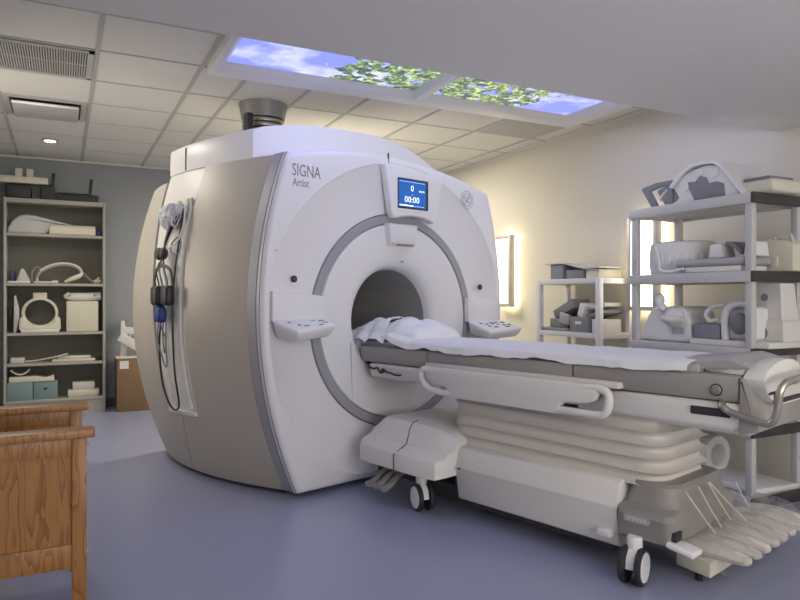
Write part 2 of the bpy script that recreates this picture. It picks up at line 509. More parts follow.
def outline(inset, n=40):
    """front outline, counter-clockwise seen from the front: left side up, over the top, right side down, along the floor"""
    P = []
    zl, zr = 2.085, 2.035
    for k in range(n + 1):
        z = .03 + (zl - .03) * k / n
        P.append((-(W(z, .15) - inset), z))
    xa, xb = P[-1][0], W(zr, .15) - inset
    for k in range(1, n):
        x = xa + (xb - xa) * k / n
        P.append((x, topz(x) - inset * .3))
    for k in range(n + 1):
        z = zr - (zr - .03) * k / n
        P.append((W(z, .15) - inset, z))
    for k in range(1, n):
        x = W(.03, .15) - inset
        P.append((x - 2 * x * k / n, .03))
    return P
OUT = outline(.011)
def circ(r, n=None):
    out = []
    for (x, z) in OUT:
        a = math.atan2(z - CZ, x)
        out.append((r * math.cos(a), CZ + r * math.sin(a)))
    return out
def dish(r, k=.955):
    out = []
    for (x, z) in OUT:
        a = math.atan2(z - CZ, x); q = min(r, k * math.hypot(x, z - CZ))
        out.append((q * math.cos(a), CZ + q * math.sin(a)))
    return out
def ring3(P2, Y): return [(x, Y, z) for x, z in P2]
def scaled(P2, k): return [(x * k, CZ + (z - CZ) * k) for x, z in P2]
fas = B()
loft(fas, [ring3(OUT, .30), ring3(OUT, .035), ring3(scaled(OUT, .995), .018), ring3(scaled(OUT, .985), .006), ring3(scaled(OUT, .968), 0),
           ring3(dish(1.065), 0), ring3(dish(1.052, .943), .011), ring3(circ(.80), .030), ring3(circ(.729), .034), ring3(circ(.727), .10)], cap=False)
fin(fas, 'front_fascia', M['white'], mri, ang=40)
# ring and inner disc with flared bore lip
def circle(r, Y, n=96): return [(r * math.cos(2 * PI * k / n), Y, CZ + r * math.sin(2 * PI * k / n)) for k in range(n)]
rg = B()
loft(rg, [circle(.724, .09), circle(.724, .026), circle(.721, .020), circle(.668, .020), circle(.664, .026), circle(.664, .09)], cap=False)
fin(rg, 'bore_ring', M['ring'], mri)
fin(loft(B(), [circle(.735, .085), circle(.655, .085)], cap=False), 'ring_seam', M['gap'], mri)
dk = B()
loft(dk, [circle(.661, .09), circle(.660, .03), circle(.655, .024), circle(.52, .028), circle(.46, .034), circle(.42, .044), circle(.39, .058), circle(.37, .078), circle(.357, .105), circle(.35, .14)], cap=False)
fin(dk, 'inner_disc', M['white'], mri, ang=50)
br = B()
loft(br, [circle(.35, .14), circle(.349, .16), circle(.349, 1.80)], cap=False)
for q in (40, 75, 105, 140):
    a = math.radians(q)
    tube(br, [(.347 * math.cos(a), .2, CZ + .347 * math.sin(a)), (.347 * math.cos(a), 1.75, CZ + .347 * math.sin(a))], .004, n=6, smooth=False)
fin(br, 'bore_tube', M['bore'], mri, ang=50)
# inner shell (sides and back) that shows as the dark seams
def shell_section(Y, ins, zt=2.06):
    P = []
    for k in range(25):
        z = .03 + (zt - .03) * k / 24; P.append((-(W(z, Y) - ins), Y, z))
    for k in range(1, 12):
        x = (W(zt, Y) - ins) * (-1 + 2 * k / 12); P.append((x, Y, zt))
    for k in range(25):
        z = zt - (zt - .03) * k / 24; P.append((W(z, Y) - ins, Y, z))
    return P
sh = B()
loft(sh, [shell_section(.18 + 1.64 * k / 20, .045) for k in range(21)], cap=False)
sec = shell_section(1.82, .045)
loft(sh, [sec, [(.35 * math.cos(math.atan2(z - CZ, x)), 1.82, CZ + .35 * math.sin(math.atan2(z - CZ, x))) for x, _, z in sec]], cap=False)
fin(sh, 'inner_shell', M['white2'], mri)
# side covers
def side_patch(bm, side, z0, z1, Ya, Yb, off=0.0, th=.035, nu=16, nv=28, round_edge=True):
    def P(u, v, o):
        z = z0 + (z1 - z0) * v
        Y = Ya(z) + (Yb(z) - Ya(z)) * u
        return (side * (W(z, Y) + o), Y, z)
    t = bmesh.new()
    us = [0, .004] + [(i + .0) / nu for i in range(1, nu)] + [.996, 1]
    def o_at(u): return off - (.006 if u in (0, 1) else 0)
    A = [[t.verts.new(P(u, j / nv, o_at(u))) for j in range(nv + 1)] for u in us]
    C = [[t.verts.new(P(u, j / nv, off - th)) for j in range(nv + 1)] for u in us]
    n = len(us)
    for i in range(n - 1):
        for j in range(nv):
            t.faces.new((A[i][j], A[i + 1][j], A[i + 1][j + 1], A[i][j + 1]))
            t.faces.new((C[i][j], C[i][j + 1], C[i + 1][j + 1], C[i + 1][j]))
    for j in range(nv):
        t.faces.new((A[0][j], A[0][j + 1], C[0][j + 1], C[0][j]))
        t.faces.new((A[-1][j], C[-1][j], C[-1][j + 1], A[-1][j + 1]))
    for i in range(n - 1):
        t.faces.new((A[i][0], C[i][0], C[i + 1][0], A[i + 1][0]))
        t.faces.new((A[i][-1], A[i + 1][-1], C[i + 1][-1], C[i][-1]))
    merge(bm, t)
def lerp(a, b, t): return a + (b - a) * t
def rec_back(z):                                       # rear edge of the white service recess
    return 1.03 + .04 * max(0, min(1, (z - .45) / .7)) + .18 * max(0, (z - 1.15) / .93) ** 1.3
def rec_front(z): return .665 + .055 * max(0, (z - 1.1)) ** 1.2
def seam(z): return lerp(1.0, .86, min(1, z / .43))
for s in (-1, 1):
    p = B()
    e = .0 if s < 0 else .05
    ztop = 2.095 if s < 0 else 2.03
    side_patch(p, s, .45, ztop, lambda z: .15, rec_front, off=e)
    side_patch(p, s, .03, .449, lambda z: .15, lambda z: seam(z) - .003, off=e)
    fin(p, 'front_side_cover', M['champ'], mri)
    p = B()
    side_patch(p, s, .45, 2.04 if s < 0 else 1.99, rec_back, lambda z: 1.82, off=e)
    side_patch(p, s, .03, .449, lambda z: seam(z) + .003, lambda z: 1.82, off=e)
    fin(p, 'rear_side_cover', M['champ'], mri)
    p = B()
    side_patch(p, s, .47, 2.09 if s < 0 else 2.02, lambda z: rec_front(z) + .012, lambda z: rec_back(z) - .008, off=-.012)
    # raised inner channel cover with its lip at the lower end
    side_patch(p, s, .50, 1.86, lambda z: rec_front(z) + .03 + .03 * (1 - z / 2), lambda z: rec_front(z) + .055 + .03 * (1 - z / 2), off=.004, th=.02, nu=4)
    side_patch(p, s, .452, .475, lambda z: .68, lambda z: 1.02, off=.012, th=.04, nu=6, nv=3)
    fin(p, 'service_panel', M['white2'], mri)
    st = B()
    zs = [.03 + ((2.10 if s < 0 else 2.04) - .03) * k / 40 for k in range(41)]
    loft(st, [[(s * (W(z, .15) + .004 + e), .149, z), (s * (W(z, .15) - .005 + e * .5), .062 + e * .4, z), (s * (W(z, .15) - .06), .10, z), (s * (W(z, .15) - .05), .149, z)] for z in zs])
    fin(st, 'silver_trim', M['silver'], mri)
    st = B()
    loft(st, [[(s * (W(z, .15) - .0055 + e * .5), .060 + e * .4, z), (s * (W(z, .15) - .010), .036, z), (s * (W(z, .15) - .06), .045, z), (s * (W(z, .15) - .06), .09, z)] for z in zs])
    fin(st, 'pale_trim', M['lav'], mri)
    for Ys, ii in ((.061 + e * .4, .0048 - e * .5), (.0335, .0125)):
        fin(tube(B(), [(s * (W(z, .15) - ii), Ys, z) for z in zs[::4]], .0026, n=6), 'trim_seam', M['print'], mri)
# top cover
def cover_section(Y, k):
    ins = .0
    P = []
    w = W(2.09, Y) + ins
    P.append((-w, Y, 2.085)); P.append((-w, Y, 2.16)); P.append((-w + .003, Y, 2.235 + .02 * k)); P.append((-w + .012, Y, 2.252 + .02 * k))
    for i in range(1, 24):
        x = -w + 2 * w * i / 24
        z = 2.262 + .115 * (1 - abs(x / w) ** 2.6) * k + .02 * k if x < 0 else 2.262 + .135 * k - .40 * (x / w) ** 2
        P.append((x, Y, max(2.0, z)))
    P += [(w - .003, Y, 1.99), (w, Y, 1.97)]
    return P
cv = B()
secs = [cover_section(.30 + .93 * i / 14, lerp(.95, .5, i / 14)) for i in range(15)]
loft(cv, secs)
fin(cv, 'top_cover', M['white'], mri, ang=28)
fin(box(B(), (-W(2.1, .97) - .004, .955, 2.09), (-W(2.1, .97) + .004, .975, 2.245)), 'cover_seam', M['gap'], mri)
# cap behind on top
cp = B()
prism(cp, [(-.62, .55), (.45, .5), (.6, 1.2), (-.7, 1.2)], 'z', 2.25, 2.395, .04)
fin(cp, 'top_hatch', M['white'], mri)
# vertical seam on fascia, dock plate below the bore
fin(box(B(), (-.113, -.0012, 2.08), (-.108, .01, 2.20)), 'fascia_seam', M['gap'], mri)
for sx in (-1, 1):
    fin(tube(B(), [(sx * .40, .026, .545), (sx * .41, .030, .93)], .0022, n=6, smooth=False), 'disc_seam', M['ring'], mri)
# lettering
tx = B()
put_text(tx, 'SIGNA', .105, (-.877, -.0008, 1.957), width=.205)
put_text(tx, 'Artist', .068, (-.873, -.0008, 1.895), width=.118)
fin(tx, 'lettering', M['foam'], mri)
# round emblem on the right
em = B()
def circ3(cx, cz, r, Y, q0=0, q1=360, n=28): return [(cx + r * math.cos(math.radians(lerp(q0, q1, k / n))), Y, cz + r * math.sin(math.radians(lerp(q0, q1, k / n)))) for k in range(n + (0 if q1 - q0 == 360 else 1))]
EC = (.67, 1.958)
tube(em, circ3(*EC, .066, -.001), .0022, n=6, sub=2, closed=True)
tube(em, circ3(*EC, .047, -.001), .0030, n=6, sub=2, closed=True)
for q in range(4):                                      # curls around the edge and script loops inside
    a = math.radians(45 + 90 * q)
    tube(em, circ3(EC[0] + .036 * math.cos(a), EC[1] + .036 * math.sin(a), .010, -.001, q * 90 - 60, q * 90 + 190, 10), .0022, n=6, sub=2)
tube(em, [(EC[0] + x, -.001, EC[1] + z) for x, z in ((-.004, .016), (-.018, .020), (-.026, .004), (-.016, -.012), (-.004, .0), (-.002, .012), (-.006, -.020), (-.018, -.026))], .0026, n=6)
tube(em, [(EC[0] + x, -.001, EC[1] + z) for x, z in ((.024, .014), (.012, .022), (.008, .008), (.018, .002), (.006, -.004), (.008, -.022), (.026, -.014))], .0026, n=6)
fin(em, 'emblem', M['midprint'], mri)
# display
dz = B()
Pz = [(-.185, 2.113), (-.11, 2.118), (.14, 2.10), (.36, 2.06), (.35, 2.01), (.30, 1.80), (.27, 1.742)]
for k in range(1, 9):
    x = lerp(.27, -.105, k / 9); Pz.append((x, 1.752 + .03 * math.sin(PI * k / 9)))
Pz.append((-.105, 1.755)); Pz.append((-.13, 1.80))
prism(dz, Pz, 'y', -.055, .01, .012, 3)
dsp = fin(dz, 'display', M['white'], mri)
bz = fin(box(B(), (-.078, -.060, 1.828), (.205, -.050, 2.034), .003), 'screen_surround', M['black'], dsp)
fin(box(B(), (-.072, -.0615, 1.838), (.180, -.0585, 2.022)), 'screen', M['screen'], dsp)
tx = B()
Yt = -.0625
put_text(tx, '0', .056, (.035, Yt, 1.950), width=.026)
put_text(tx, 'mm', .026, (.112, Yt, 1.948), width=.050)
put_text(tx, '00:00', .058, (-.022, Yt, 1.872), width=.135)
put_text(tx, '-', .03, (.044, Yt, 1.918), width=.010)
box(tx, (-.068, Yt - .0003, 1.845), (.060, Yt + .0003, 1.8535)); box(tx, (.060, Yt - .0003, 1.8475), (.160, Yt + .0003, 1.8490))
box(tx, (-.068, Yt - .0003, 2.010), (.172, Yt + .0003, 2.0115))
fin(tx, 'screen_digits', M['glow'], dsp)
# alignment light block under the ring
lb = B()
loft(lb, [[(-0.130, .03, 1.725), (0.135, .03, 1.725), (0.110, .03, 1.575), (-0.105, .03, 1.575)],
          [(-0.130, -.025, 1.725), (0.135, -.025, 1.725), (0.110, -.02, 1.59), (-0.105, -.02, 1.59)],
          [(-0.115, -.04, 1.715), (0.120, -.04, 1.715), (0.100, -.03, 1.605), (-0.095, -.03, 1.605)]])
fin(lb, 'laser_housing', M['white'], mri)
fin(box(B(), (-.04, -.034, 1.574), (.095, .0, 1.588)), 'laser_window', M['steel'], mri)
# round red call buttons
for x, z in ((-.862, 1.334), (.818, 1.304)):
    bb = B()
    cyl(bb, (x, .004, z), (x, -.006, z), .021, n=24, bev=.003, mi=0)
    cyl(bb, (x, -.005, z), (x, -.010, z), .013, n=20, bev=.002, mi=1)
    fin(bb, 'button', [M['gap'], M['red']], mri)
for x, z in ((-.99, 1.50), (.02, 1.47)):
    fin(cyl(B(), (x, .02, z), (x, -.002, z), .005, n=12), 'screw_cap', M['ring'], mri)
# control consoles
def console(X0, X1, zt, front, zk=1.095):
    c = B()
    xa, xb = X0, X1
    # back plate
    prism(c, [(xa, zk - .015), (xb, zk - .015), (xb, zt - .03), (xa + .0, zt)], 'y', -.025, .02, .008)
    (fa, fb, za, zb) = front
    top = [(xa, -.02, zk - .003), (xb, -.02, zk + .005), (fb, -.20, zb), (fa, -.20, za)]
    low = [(xa + .04, .0, zk - .11), (xb - .03, .0, zk - .11), (fb - .03, -.165, zb - .075), (fa + .02, -.165, za - .065)]
    mid = [(xa, -.02, zk - .025), (xb, -.02, zk - .017), (fb, -.20, zb - .025), (fa, -.20, za - .025)]
    tb = bmesh.new()
    V = [[tb.verts.new(p) for p in r] for r in (low, mid, top)]
    for A, C in zip(V[:-1], V[1:]):
        for k in range(4): tb.faces.new((A[k], A[(k + 1) % 4], C[(k + 1) % 4], C[k]))
    tb.faces.new(list(reversed(V[0]))); tb.faces.new(V[-1])
    bmesh.ops.recalc_face_normals(tb, faces=tb.faces)
    bmesh.ops.bevel(tb, geom=tb.edges[:], offset=.012, segments=3, profile=.5, affect='EDGES')
    merge(c, tb)
    co = fin(c, 'control_console', M['white'], mri)
    # keys printed on the shelf
    T = [Vector(p) for p in top]
    kb = B()
    n = (T[1] - T[0]).cross(T[3] - T[0]).normalized()
    if n.z < 0: n = -n
    def q(u, v): return (T[0] * (1 - u) * (1 - v) + T[1] * u * (1 - v) + T[2] * u * v + T[3] * (1 - u) * v)
    for (u, v, w, h) in ((.14, .30, .05, .10), (.24, .42, .10, .05), (.22, .58, .05, .10), (.30, .72, .12, .06), (.42, .35, .09, .16), (.52, .55, .05, .06), (.58, .34, .10, .06), (.64, .62, .06, .12), (.74, .40, .12, .07), (.78, .64, .10, .08), (.62, .80, .10, .06)):
        pts = [q(u, v), q(u + w, v), q(u + w, v + h), q(u, v + h)]
        loft(kb, [[p + n * .0005 for p in pts], [p + n * .004 for p in pts]])
    fin(kb, 'keypad', M['print'], co)
console(-1.025, -.645, 1.262, (-.965, -.70, 1.032, 1.066))
console(.66, 1.00, 1.225, (.70, 1.08, .975, .998), 1.055)
# quench duct up to the ceiling: a fixture of its own
t = thing('vent_duct', 'grey round vent duct rising from the scanner to the ceiling', 'duct', (-.37, 1.2, 2.40), frame='M')
fin(cyl(B(), (-.37, 1.2, 2.61), (-.37, 1.2, ZC - .001), .165, .188, n=40), 'collar', M['duct'], t)
fin(cyl(B(), (-.37, 1.2, 2.36), (-.37, 1.2, 2.605), .15, n=40), 'pipe', M['dark'], t)
for z in (2.535, 2.572):
    fin(cyl(B(), (-.37, 1.2, z), (-.37, 1.2, z + .028), .162, n=40, bev=.006), 'clamp_band', M['steel'], t)
fin(box(B(), (-.60, 1.03, 2.36), (-.55, 1.09, 2.60), .006), 'bracket', M['dark'], t)
solo(box(box(B(), (.02, .93, 2.42), (.62, .97, 2.465), .008), (-.12, .90, 2.42), (.06, 1.02, 2.49), .02), 'cable_tray', M['dark'],
     'dark cable tray behind the scanner top beside the vent duct', 'cable tray', (.0, .95, 2.395), frame='M')
solo(box(B(), (-.25, .9, 2.36), (.7, 1.0, 2.425), .01), 'duct_cover', M['duct'], 'low grey ducting on top of the scanner behind its cover', 'duct', (.2, .95, 2.36), frame='M')

# things hanging on the left service panel
def SP(Y, z, o=.03): return (-(W(z, Y) + o), Y, z)
hk = thing('cable_hook', 'small metal hook holding the cable bundle at top of the white side panel', 'hook', SP(.755, 1.83, 0), frame='M')
fin(box(B(), (-(W(1.84, .755) + .008), .735, 1.80), (-(W(1.84, .755) - .012), .785, 1.875), .004), 'plate', M['steel'], hk)
fin(tube(B(), [SP(.76, 1.83, 0), SP(.765, 1.81, .03), SP(.77, 1.82, .055), SP(.77, 1.85, .06)], .006), 'prong', M['steel'], hk)
cb = thing('cable_bundle', 'bundle of grey and black cables hanging from the hook on the scanner side', 'cables', SP(.76, 1.5, 0), frame='M')
random.seed(9)
for i in range(8):
    dy = random.uniform(-.03, .03); d2 = random.uniform(-.05, .05); o = random.uniform(.01, .05)
    fin(tube(B(), [SP(.765, 1.82, .03), SP(.80 + dy, 1.72, .02 + o), SP(.86 + dy * .6, 1.60, .03 + o * .5), SP(.90 + dy * .3, 1.50, .03),
                   SP(.87 + d2, 1.40, .025 + o), SP(.83 + d2, 1.30, .02 + o), SP(.86 + d2 * .5, 1.20, .02 + o)], .005, n=7),
        'cable', M['black'] if i % 3 == 0 else M['foam'] if i % 3 == 1 else M['white2'], cb)
bow = B()
for s in (-1, 1):
    ball(bow, SP(.895 + s * .03, 1.51, .05), .045, (.6, 1, .9), rot=rotx(30 * s))
fin(bow, 'velcro_tie', M['dark'], cb)
for k, (pts, r) in enumerate((
    ([SP(.76, 1.82, .03), SP(.71, 1.70, .035), SP(.74, 1.58, .04), SP(.86, 1.53, .05)], .006),
    ([SP(.74, 1.62, .03), SP(.70, 1.56, .035), SP(.72, 1.50, .035), SP(.79, 1.52, .04), SP(.80, 1.58, .035), SP(.74, 1.62, .03)], .005))):
    fin(tube(B(), pts, r, n=7), 'loop', M['white2'] if k == 0 else M['foam'], cb)
bgm = B()
t_ = bmesh.new(); bmesh.ops.create_icosphere(t_, subdivisions=4, radius=1)
for v in t_.verts:
    n_ = noise.noise(v.co * 3.1) * .22 + noise.noise(v.co * 7) * .10
    v.co *= 1 + n_
bmesh.ops.scale(t_, vec=(.055, .10, .085), verts=t_.verts); bmesh.ops.translate(t_, vec=SP(.88, 1.755, .05), verts=t_.verts)
merge(bgm, t_)
t_ = bmesh.new(); bmesh.ops.create_icosphere(t_, subdivisions=3, radius=1)
for v in t_.verts: v.co *= 1 + noise.noise(v.co * 4) * .3
bmesh.ops.scale(t_, vec=(.03, .05, .05), verts=t_.verts); bmesh.ops.translate(t_, vec=SP(.80, 1.80, .04), verts=t_.verts)
merge(bgm, t_)
solo(bgm, 'plastic_bag', M['bag'], 'crumpled milky plastic bag hung beside the cable hook', 'bag', SP(.85, 1.75, 0), frame='M')
hp = thing('headphones', 'black over-ear headphones hanging on the scanner side below the cables', 'headphones', SP(.83, 1.24, 0), frame='M')
fin(tube(B(), [SP(.93, 1.24, .03), SP(.945, 1.33, .05), SP(.90, 1.41, .06), SP(.82, 1.43, .06), SP(.75, 1.39, .05), SP(.735, 1.30, .04)], .012, n=8, flat=.6), 'headband', M['black'], hp)
for Y in (.89, .765):
    e_ = B(); c0 = Vector(SP(Y, 1.23, .02)); c1 = Vector(SP(Y, 1.23, .085))
    box(e_, (c1.x, Y - .055, 1.17), (c0.x, Y + .055, 1.30), .025, 3)
    fin(e_, 'ear_cup', M['black'], hp)
pc = B(); c0 = SP(.865, 1.11, .0)
box(pc, (c0[0] - .075, .815, 1.06), (c0[0] - .012, .925, 1.17), .025, 3)
solo(pc, 'blue_pouch', M['blue'], 'small dark blue pouch hanging under the black headphones', 'pouch', SP(.865, 1.06, 0), frame='M')
ld = B()
tube(ld, [SP(.86, 1.18, .03), SP(.92, .95, .03), SP(.965, .70, .03), SP(.955, .56, .03), SP(.91, .49, .03), SP(.85, .485, .03), SP(.80, .54, .03), SP(.775, .75, .03), SP(.745, 1.05, .03), SP(.735, 1.35, .03), SP(.735, 1.60, .03), SP(.755, 1.80, .035)], .0065, n=8)
solo(ld, 'thin_cable', M['black'], 'long thin black cord looped down to the foot of the white side panel', 'cord', SP(.86, .5, 0), frame='M')
ld = B()
tube(ld, [SP(.85, 1.18, .03), SP(.88, 1.05, .035), SP(.84, .95, .03), SP(.87, .86, .03), SP(.85, 1.0, .04), SP(.83, 1.16, .03)], .005, n=7)
tube(ld, [SP(.86, 1.18, .04), SP(.93, .98, .035), SP(.90, .80, .03), SP(.86, .78, .03), SP(.84, .92, .03), SP(.82, 1.16, .03)], .005, n=7)
solo(ld, 'short_cable', M['foam'], 'short dark grey cord loops dangling below the blue pouch', 'cord', SP(.86, .8, 0), frame='M')

# ------------------------------------------------------------------ patient table (M frame)
tb_ = thing('patient_table', 'wheeled MRI patient table with white rails and ribbed bellows docked to the scanner', 'patient table', (0, -1.3, 0), frame='M')
P_ = tb_
# table top rails
r_ = B()
for (a, b_) in ((-.575, .04), (-1.575, -.585), (-2.34, -1.585)):
    prism(r_, [(-.312, .905), (-.318, .885), (-.316, .84), (-.300, .805), (.300, .805), (.316, .84), (.318, .885), (.312, .905), (.285, .91), (-.285, .91)], 'y', a, b_, .003)
fin(r_, 'table_deck', M['railg'], P_)
fin(box(B(), (-.30, -2.33, .81), (.30, .03, .9)), 'deck_core', M['gap'], P_)
cu = B()
prism(cu, [(-.27, .905), (-.275, .93), (-.255, .948), (.255, .948), (.275, .93), (.27, .905)], 'y', -2.16, .10, .006)
fin(cu, 'mattress', M['pad'], P_)
hp_ = B()
surf(hp_, lambda u, v: (lerp(-.26, .26, v), lerp(-1.95, -2.36, u), .952 + .025 * math.sin(PI * v) * 0 + .045 * (u ** 1.2) - .035 * max(0, u - .8) / .2 - .02 * max(0, abs(2 * v - 1) - .75) / .25), 14, 14, .032)
fin(hp_, 'foot_pad', M['pad'], P_)
# underframe
u_ = B()
prism(u_, [(-.305, .80), (-.318, .785), (-.312, .70), (-.27, .672), (.27, .672), (.312, .70), (.318, .785), (.305, .80)], 'y', -2.37, -1.6, .012)
fin(u_, 'underframe', M['white2'], P_)
fin(box(B(), (-.322, -2.31, .742), (-.29, -2.15, .776), .004), 'grip_recess', M['gap'], P_)
u_ = B()
prism(u_, [(-.30, .80), (-.315, .79), (-.30, .715), (-.27, .70), (.27, .70), (.30, .715), (.315, .79), (.30, .80)], 'y', -1.6, -.04, .01)
fin(u_, 'head_tray', M['white2'], P_)
sq = B()
tube(sq, [(-.325, -.055, .775), (-.325, -.10, .765), (-.328, -.14, .775), (-.325, -.17, .745), (-.328, -.20, .768), (-.328, -.23, .755), (-.325, -.27, .75), (-.325, -.31, .742), (-.325, -.36, .745)], .006, n=7)
ball(sq, (-.325, -.19, .76), .016, (.6, 1, 1))
fin(sq, 'cable_clip', M['gap'], P_)
# side rails with loop handles
def rail(s):
    x0, x1 = s * .352, s * .388
    lo, hi = min(x0, x1), max(x0, x1)
    b_ = B()
    cut = 5
    # central plate tapering to the loop ends
    prism(b_, [(-.655, .824), (-1.755, .824), (-1.757, .785), (-1.742, .752), (-1.70, .736), (-1.58, .728), (-1.55, .705), (-1.54, .668),
               (-.83, .668), (-.82, .70), (-.80, .722), (-.70, .733), (-.66, .755), (-.645, .79)], 'x', lo, hi, .008)
    xm = (lo + hi) / 2
    loops = []
    for pts in ([(xm, -.69, .806), (xm, -.62, .808), (xm, -.592, .79), (xm, -.60, .745), (xm, -.65, .704), (xm, -.72, .690), (xm, -.85, .688)],
                [(xm, -1.68, .806), (xm, -1.76, .808), (xm, -1.80, .79), (xm, -1.805, .742), (xm, -1.785, .70), (xm, -1.73, .688), (xm, -1.52, .688)]):
        loops.append(tube(B(), pts, .0195, n=12, flat=1.0))
    o = fin(b_, 'side_rail', M['white2'], P_)
    for q in loops: fin(q, 'handle', M['white2'], o)
    g_ = box(B(), (s * .315 - .02, -1.75, .76), (s * .352 + .004 if s > 0 else s * .352 + .024, -1.60, .80), .004)
    fin(g_, 'rail_hinge', M['railg'], P_)
    h_ = box(B(), (min(s * .31, s * .356), -.9, .70), (max(s * .31, s * .356), -.84, .78), .004)
    fin(h_, 'rail_hinge', M['railg'], P_)
rail(-1); rail(1)
tr = B()
box(tr, (-.350, -1.84, .812), (-.30, -.60, .842), .006); box(tr, (.30, -1.84, .812), (.350, -.60, .842), .006)
fin(tr, 'cream_strip', M['bellows'], P_)
# bellows
be = B(); rings = []
nf = 5
zA, zB_ = .395, .69
for k in range(nf * 10 + 1):
    f = k / (nf * 10); ph = (f * nf) % 1
    out = 1 - abs(math.sin(PI * f * nf)) ** .75
    z = lerp(zA, zB_, f)
    hx = .285 + .034 * out - .015 * f; hy = .635 + .034 * out - .01 * f
    rings.append([(x * (1 - .08 * out * max(0, (y + 1.1) / .4)), y - .026 * out * max(0, (y + 1.2) / .5), z) for x, y in rrect(hx, hy, .11, 8, 0, -1.365)])
loft(be, rings)
fin(be, 'bellows', M['bellows'], P_, ang=60)
# base side covers
bc = B()
prism(bc, [(-.330, .402), (-.352, .39), (-.380, .290), (-.376, .275), (-.352, .115), (-.32, .10), (.32, .10), (.352, .115), (.376, .275), (.380, .290), (.352, .39), (.330, .402)], 'y', -1.845, -.87, .004)
fin(bc, 'base_cover', M['white2'], P_)
fin(box(B(), (-.30, -1.80, .06), (.30, -.60, .16), .02), 'chassis', M['charcoal'], P_)
fin(cyl(B(), (-.370, -.90, .285), (-.384, -.90, .285), .006, n=12), 'screw', M['gap'], P_)
tg = B(); box(tg, (-.40, -1.83, .155), (-.355, -1.76, .185), .004)
fin(tg, 'latch_tag', M['paper'], P_)
# dock-end cover
dc = B()
def dsec(Y, wl, zt, zl):
    prof = [(-wl, .222), (-wl, .308), (-wl + .006, .320), (-min(.44, wl - .01), .342), (-.405, .356), (-.375, zt - .035), (-.350, zt - .008), (-.31, zt)]
    prof = prof + [(-x, z) for x, z in reversed(prof)]
    return [(x, Y, z + zl) for x, z in prof]
loft(dc, [dsec(-.13, .46, .40, 0), dsec(-.145, .475, .41, 0), dsec(-.25, .497, .485, 0), dsec(-.30, .50, .487, 0), dsec(-.60, .505, .485, 0), dsec(-.73, .505, .475, 0), dsec(-.82, .49, .46, 0), dsec(-.85, .44, .43, .01), dsec(-.872, .375, .40, .02)])
fin(dc, 'dock_cover', M['white2'], P_, ang=30)
fin(tube(B(), [(-.506, -.50, .222), (-.507, -.50, .313), (-.440, -.50, .344), (-.405, -.50, .359), (-.375, -.50, .452), (-.35, -.50, .480), (-.31, -.50, .489)], .0025, n=6, smooth=False), 'cover_seam', M['gap'], P_)
fin(tube(B(), [(-.355, -.868, .10), (-.382, -.868, .285), (-.355, -.868, .39)], .0025, n=6, smooth=False), 'cover_seam', M['gap'], P_)
fin(box(B(), (-.34, -.86, .36), (.34, -.66, .43), .03), 'dock_recess', M['bellows'], P_)
fin(box(B(), (-.30, -.60, .10), (.30, -.10, .24), .02), 'dock_chassis', M['charcoal'], P_)
for k, Y in enumerate((-.27, -.34, -.41)):
    pd = B()
    tube(pd, [(-.30, Y, .17), (-.40, Y - .005, .15), (-.47, Y - .02, .115), (-.53, Y - .03, .105)], lambda f: .016 + .016 * f, n=10, flat=.6)
    fin(pd, 'pedal', M['railg'], P_)
# foot-end cover
fc = B()
def fsec(z, hx, y1, r):
    y0 = -1.845
    cy, hy = (y0 + y1) / 2, abs(y1 - y0) / 2
    return [(x, y, z) for x, y in rrect(hx, hy, r, 6, 0, cy)]
loft(fc, [fsec(.185, .385, -2.09, .03), fsec(.19, .392, -2.10, .04), fsec(.285, .40, -2.11, .05), fsec(.305, .385, -2.105, .05), fsec(.322, .345, -2.09, .07), fsec(.345, .335, -2.085, .09), fsec(.40, .318, -2.08, .10), fsec(.412, .305, -2.07, .10)])
fin(fc, 'foot_cover', M['footg'], P_, ang=30)
stk = B(); st2 = B()
mt = Matrix(((0, 0.0, -1.0), (-1.0, 0, 0), (0, 1.0, 0)))
pl = [(y, z) for y, z in rrect(.060, .014, .0135, 5, -1.955, .270)]
prism(stk, pl, 'x', -.4035, -.3985)
sto = fin(stk, 'sticker', M['midprint'], P_)
for i in range(5):
    tube(st2, circ3(0, 0, .006, 0)[:1] and [(-.4045, -1.955 + (-.036 + .018 * i) + .006 * math.cos(q), .270 + .006 * math.sin(q)) for q in (0, 1.2, 2.4, 3.6, 4.8)], .0012, n=5)
fin(st2, 'sticker_print', M['paper'], sto)
fin(box(B(), (-.375, -2.116, .205), (-.315, -2.09, .245), .004), 'pedal_slot', M['gap'], P_)
fin(box(B(), (-.40, -2.20, .175), (-.31, -2.08, .200), .009, 3, rot=rotx(10)), 'brake_pedal', M['white'], P_)
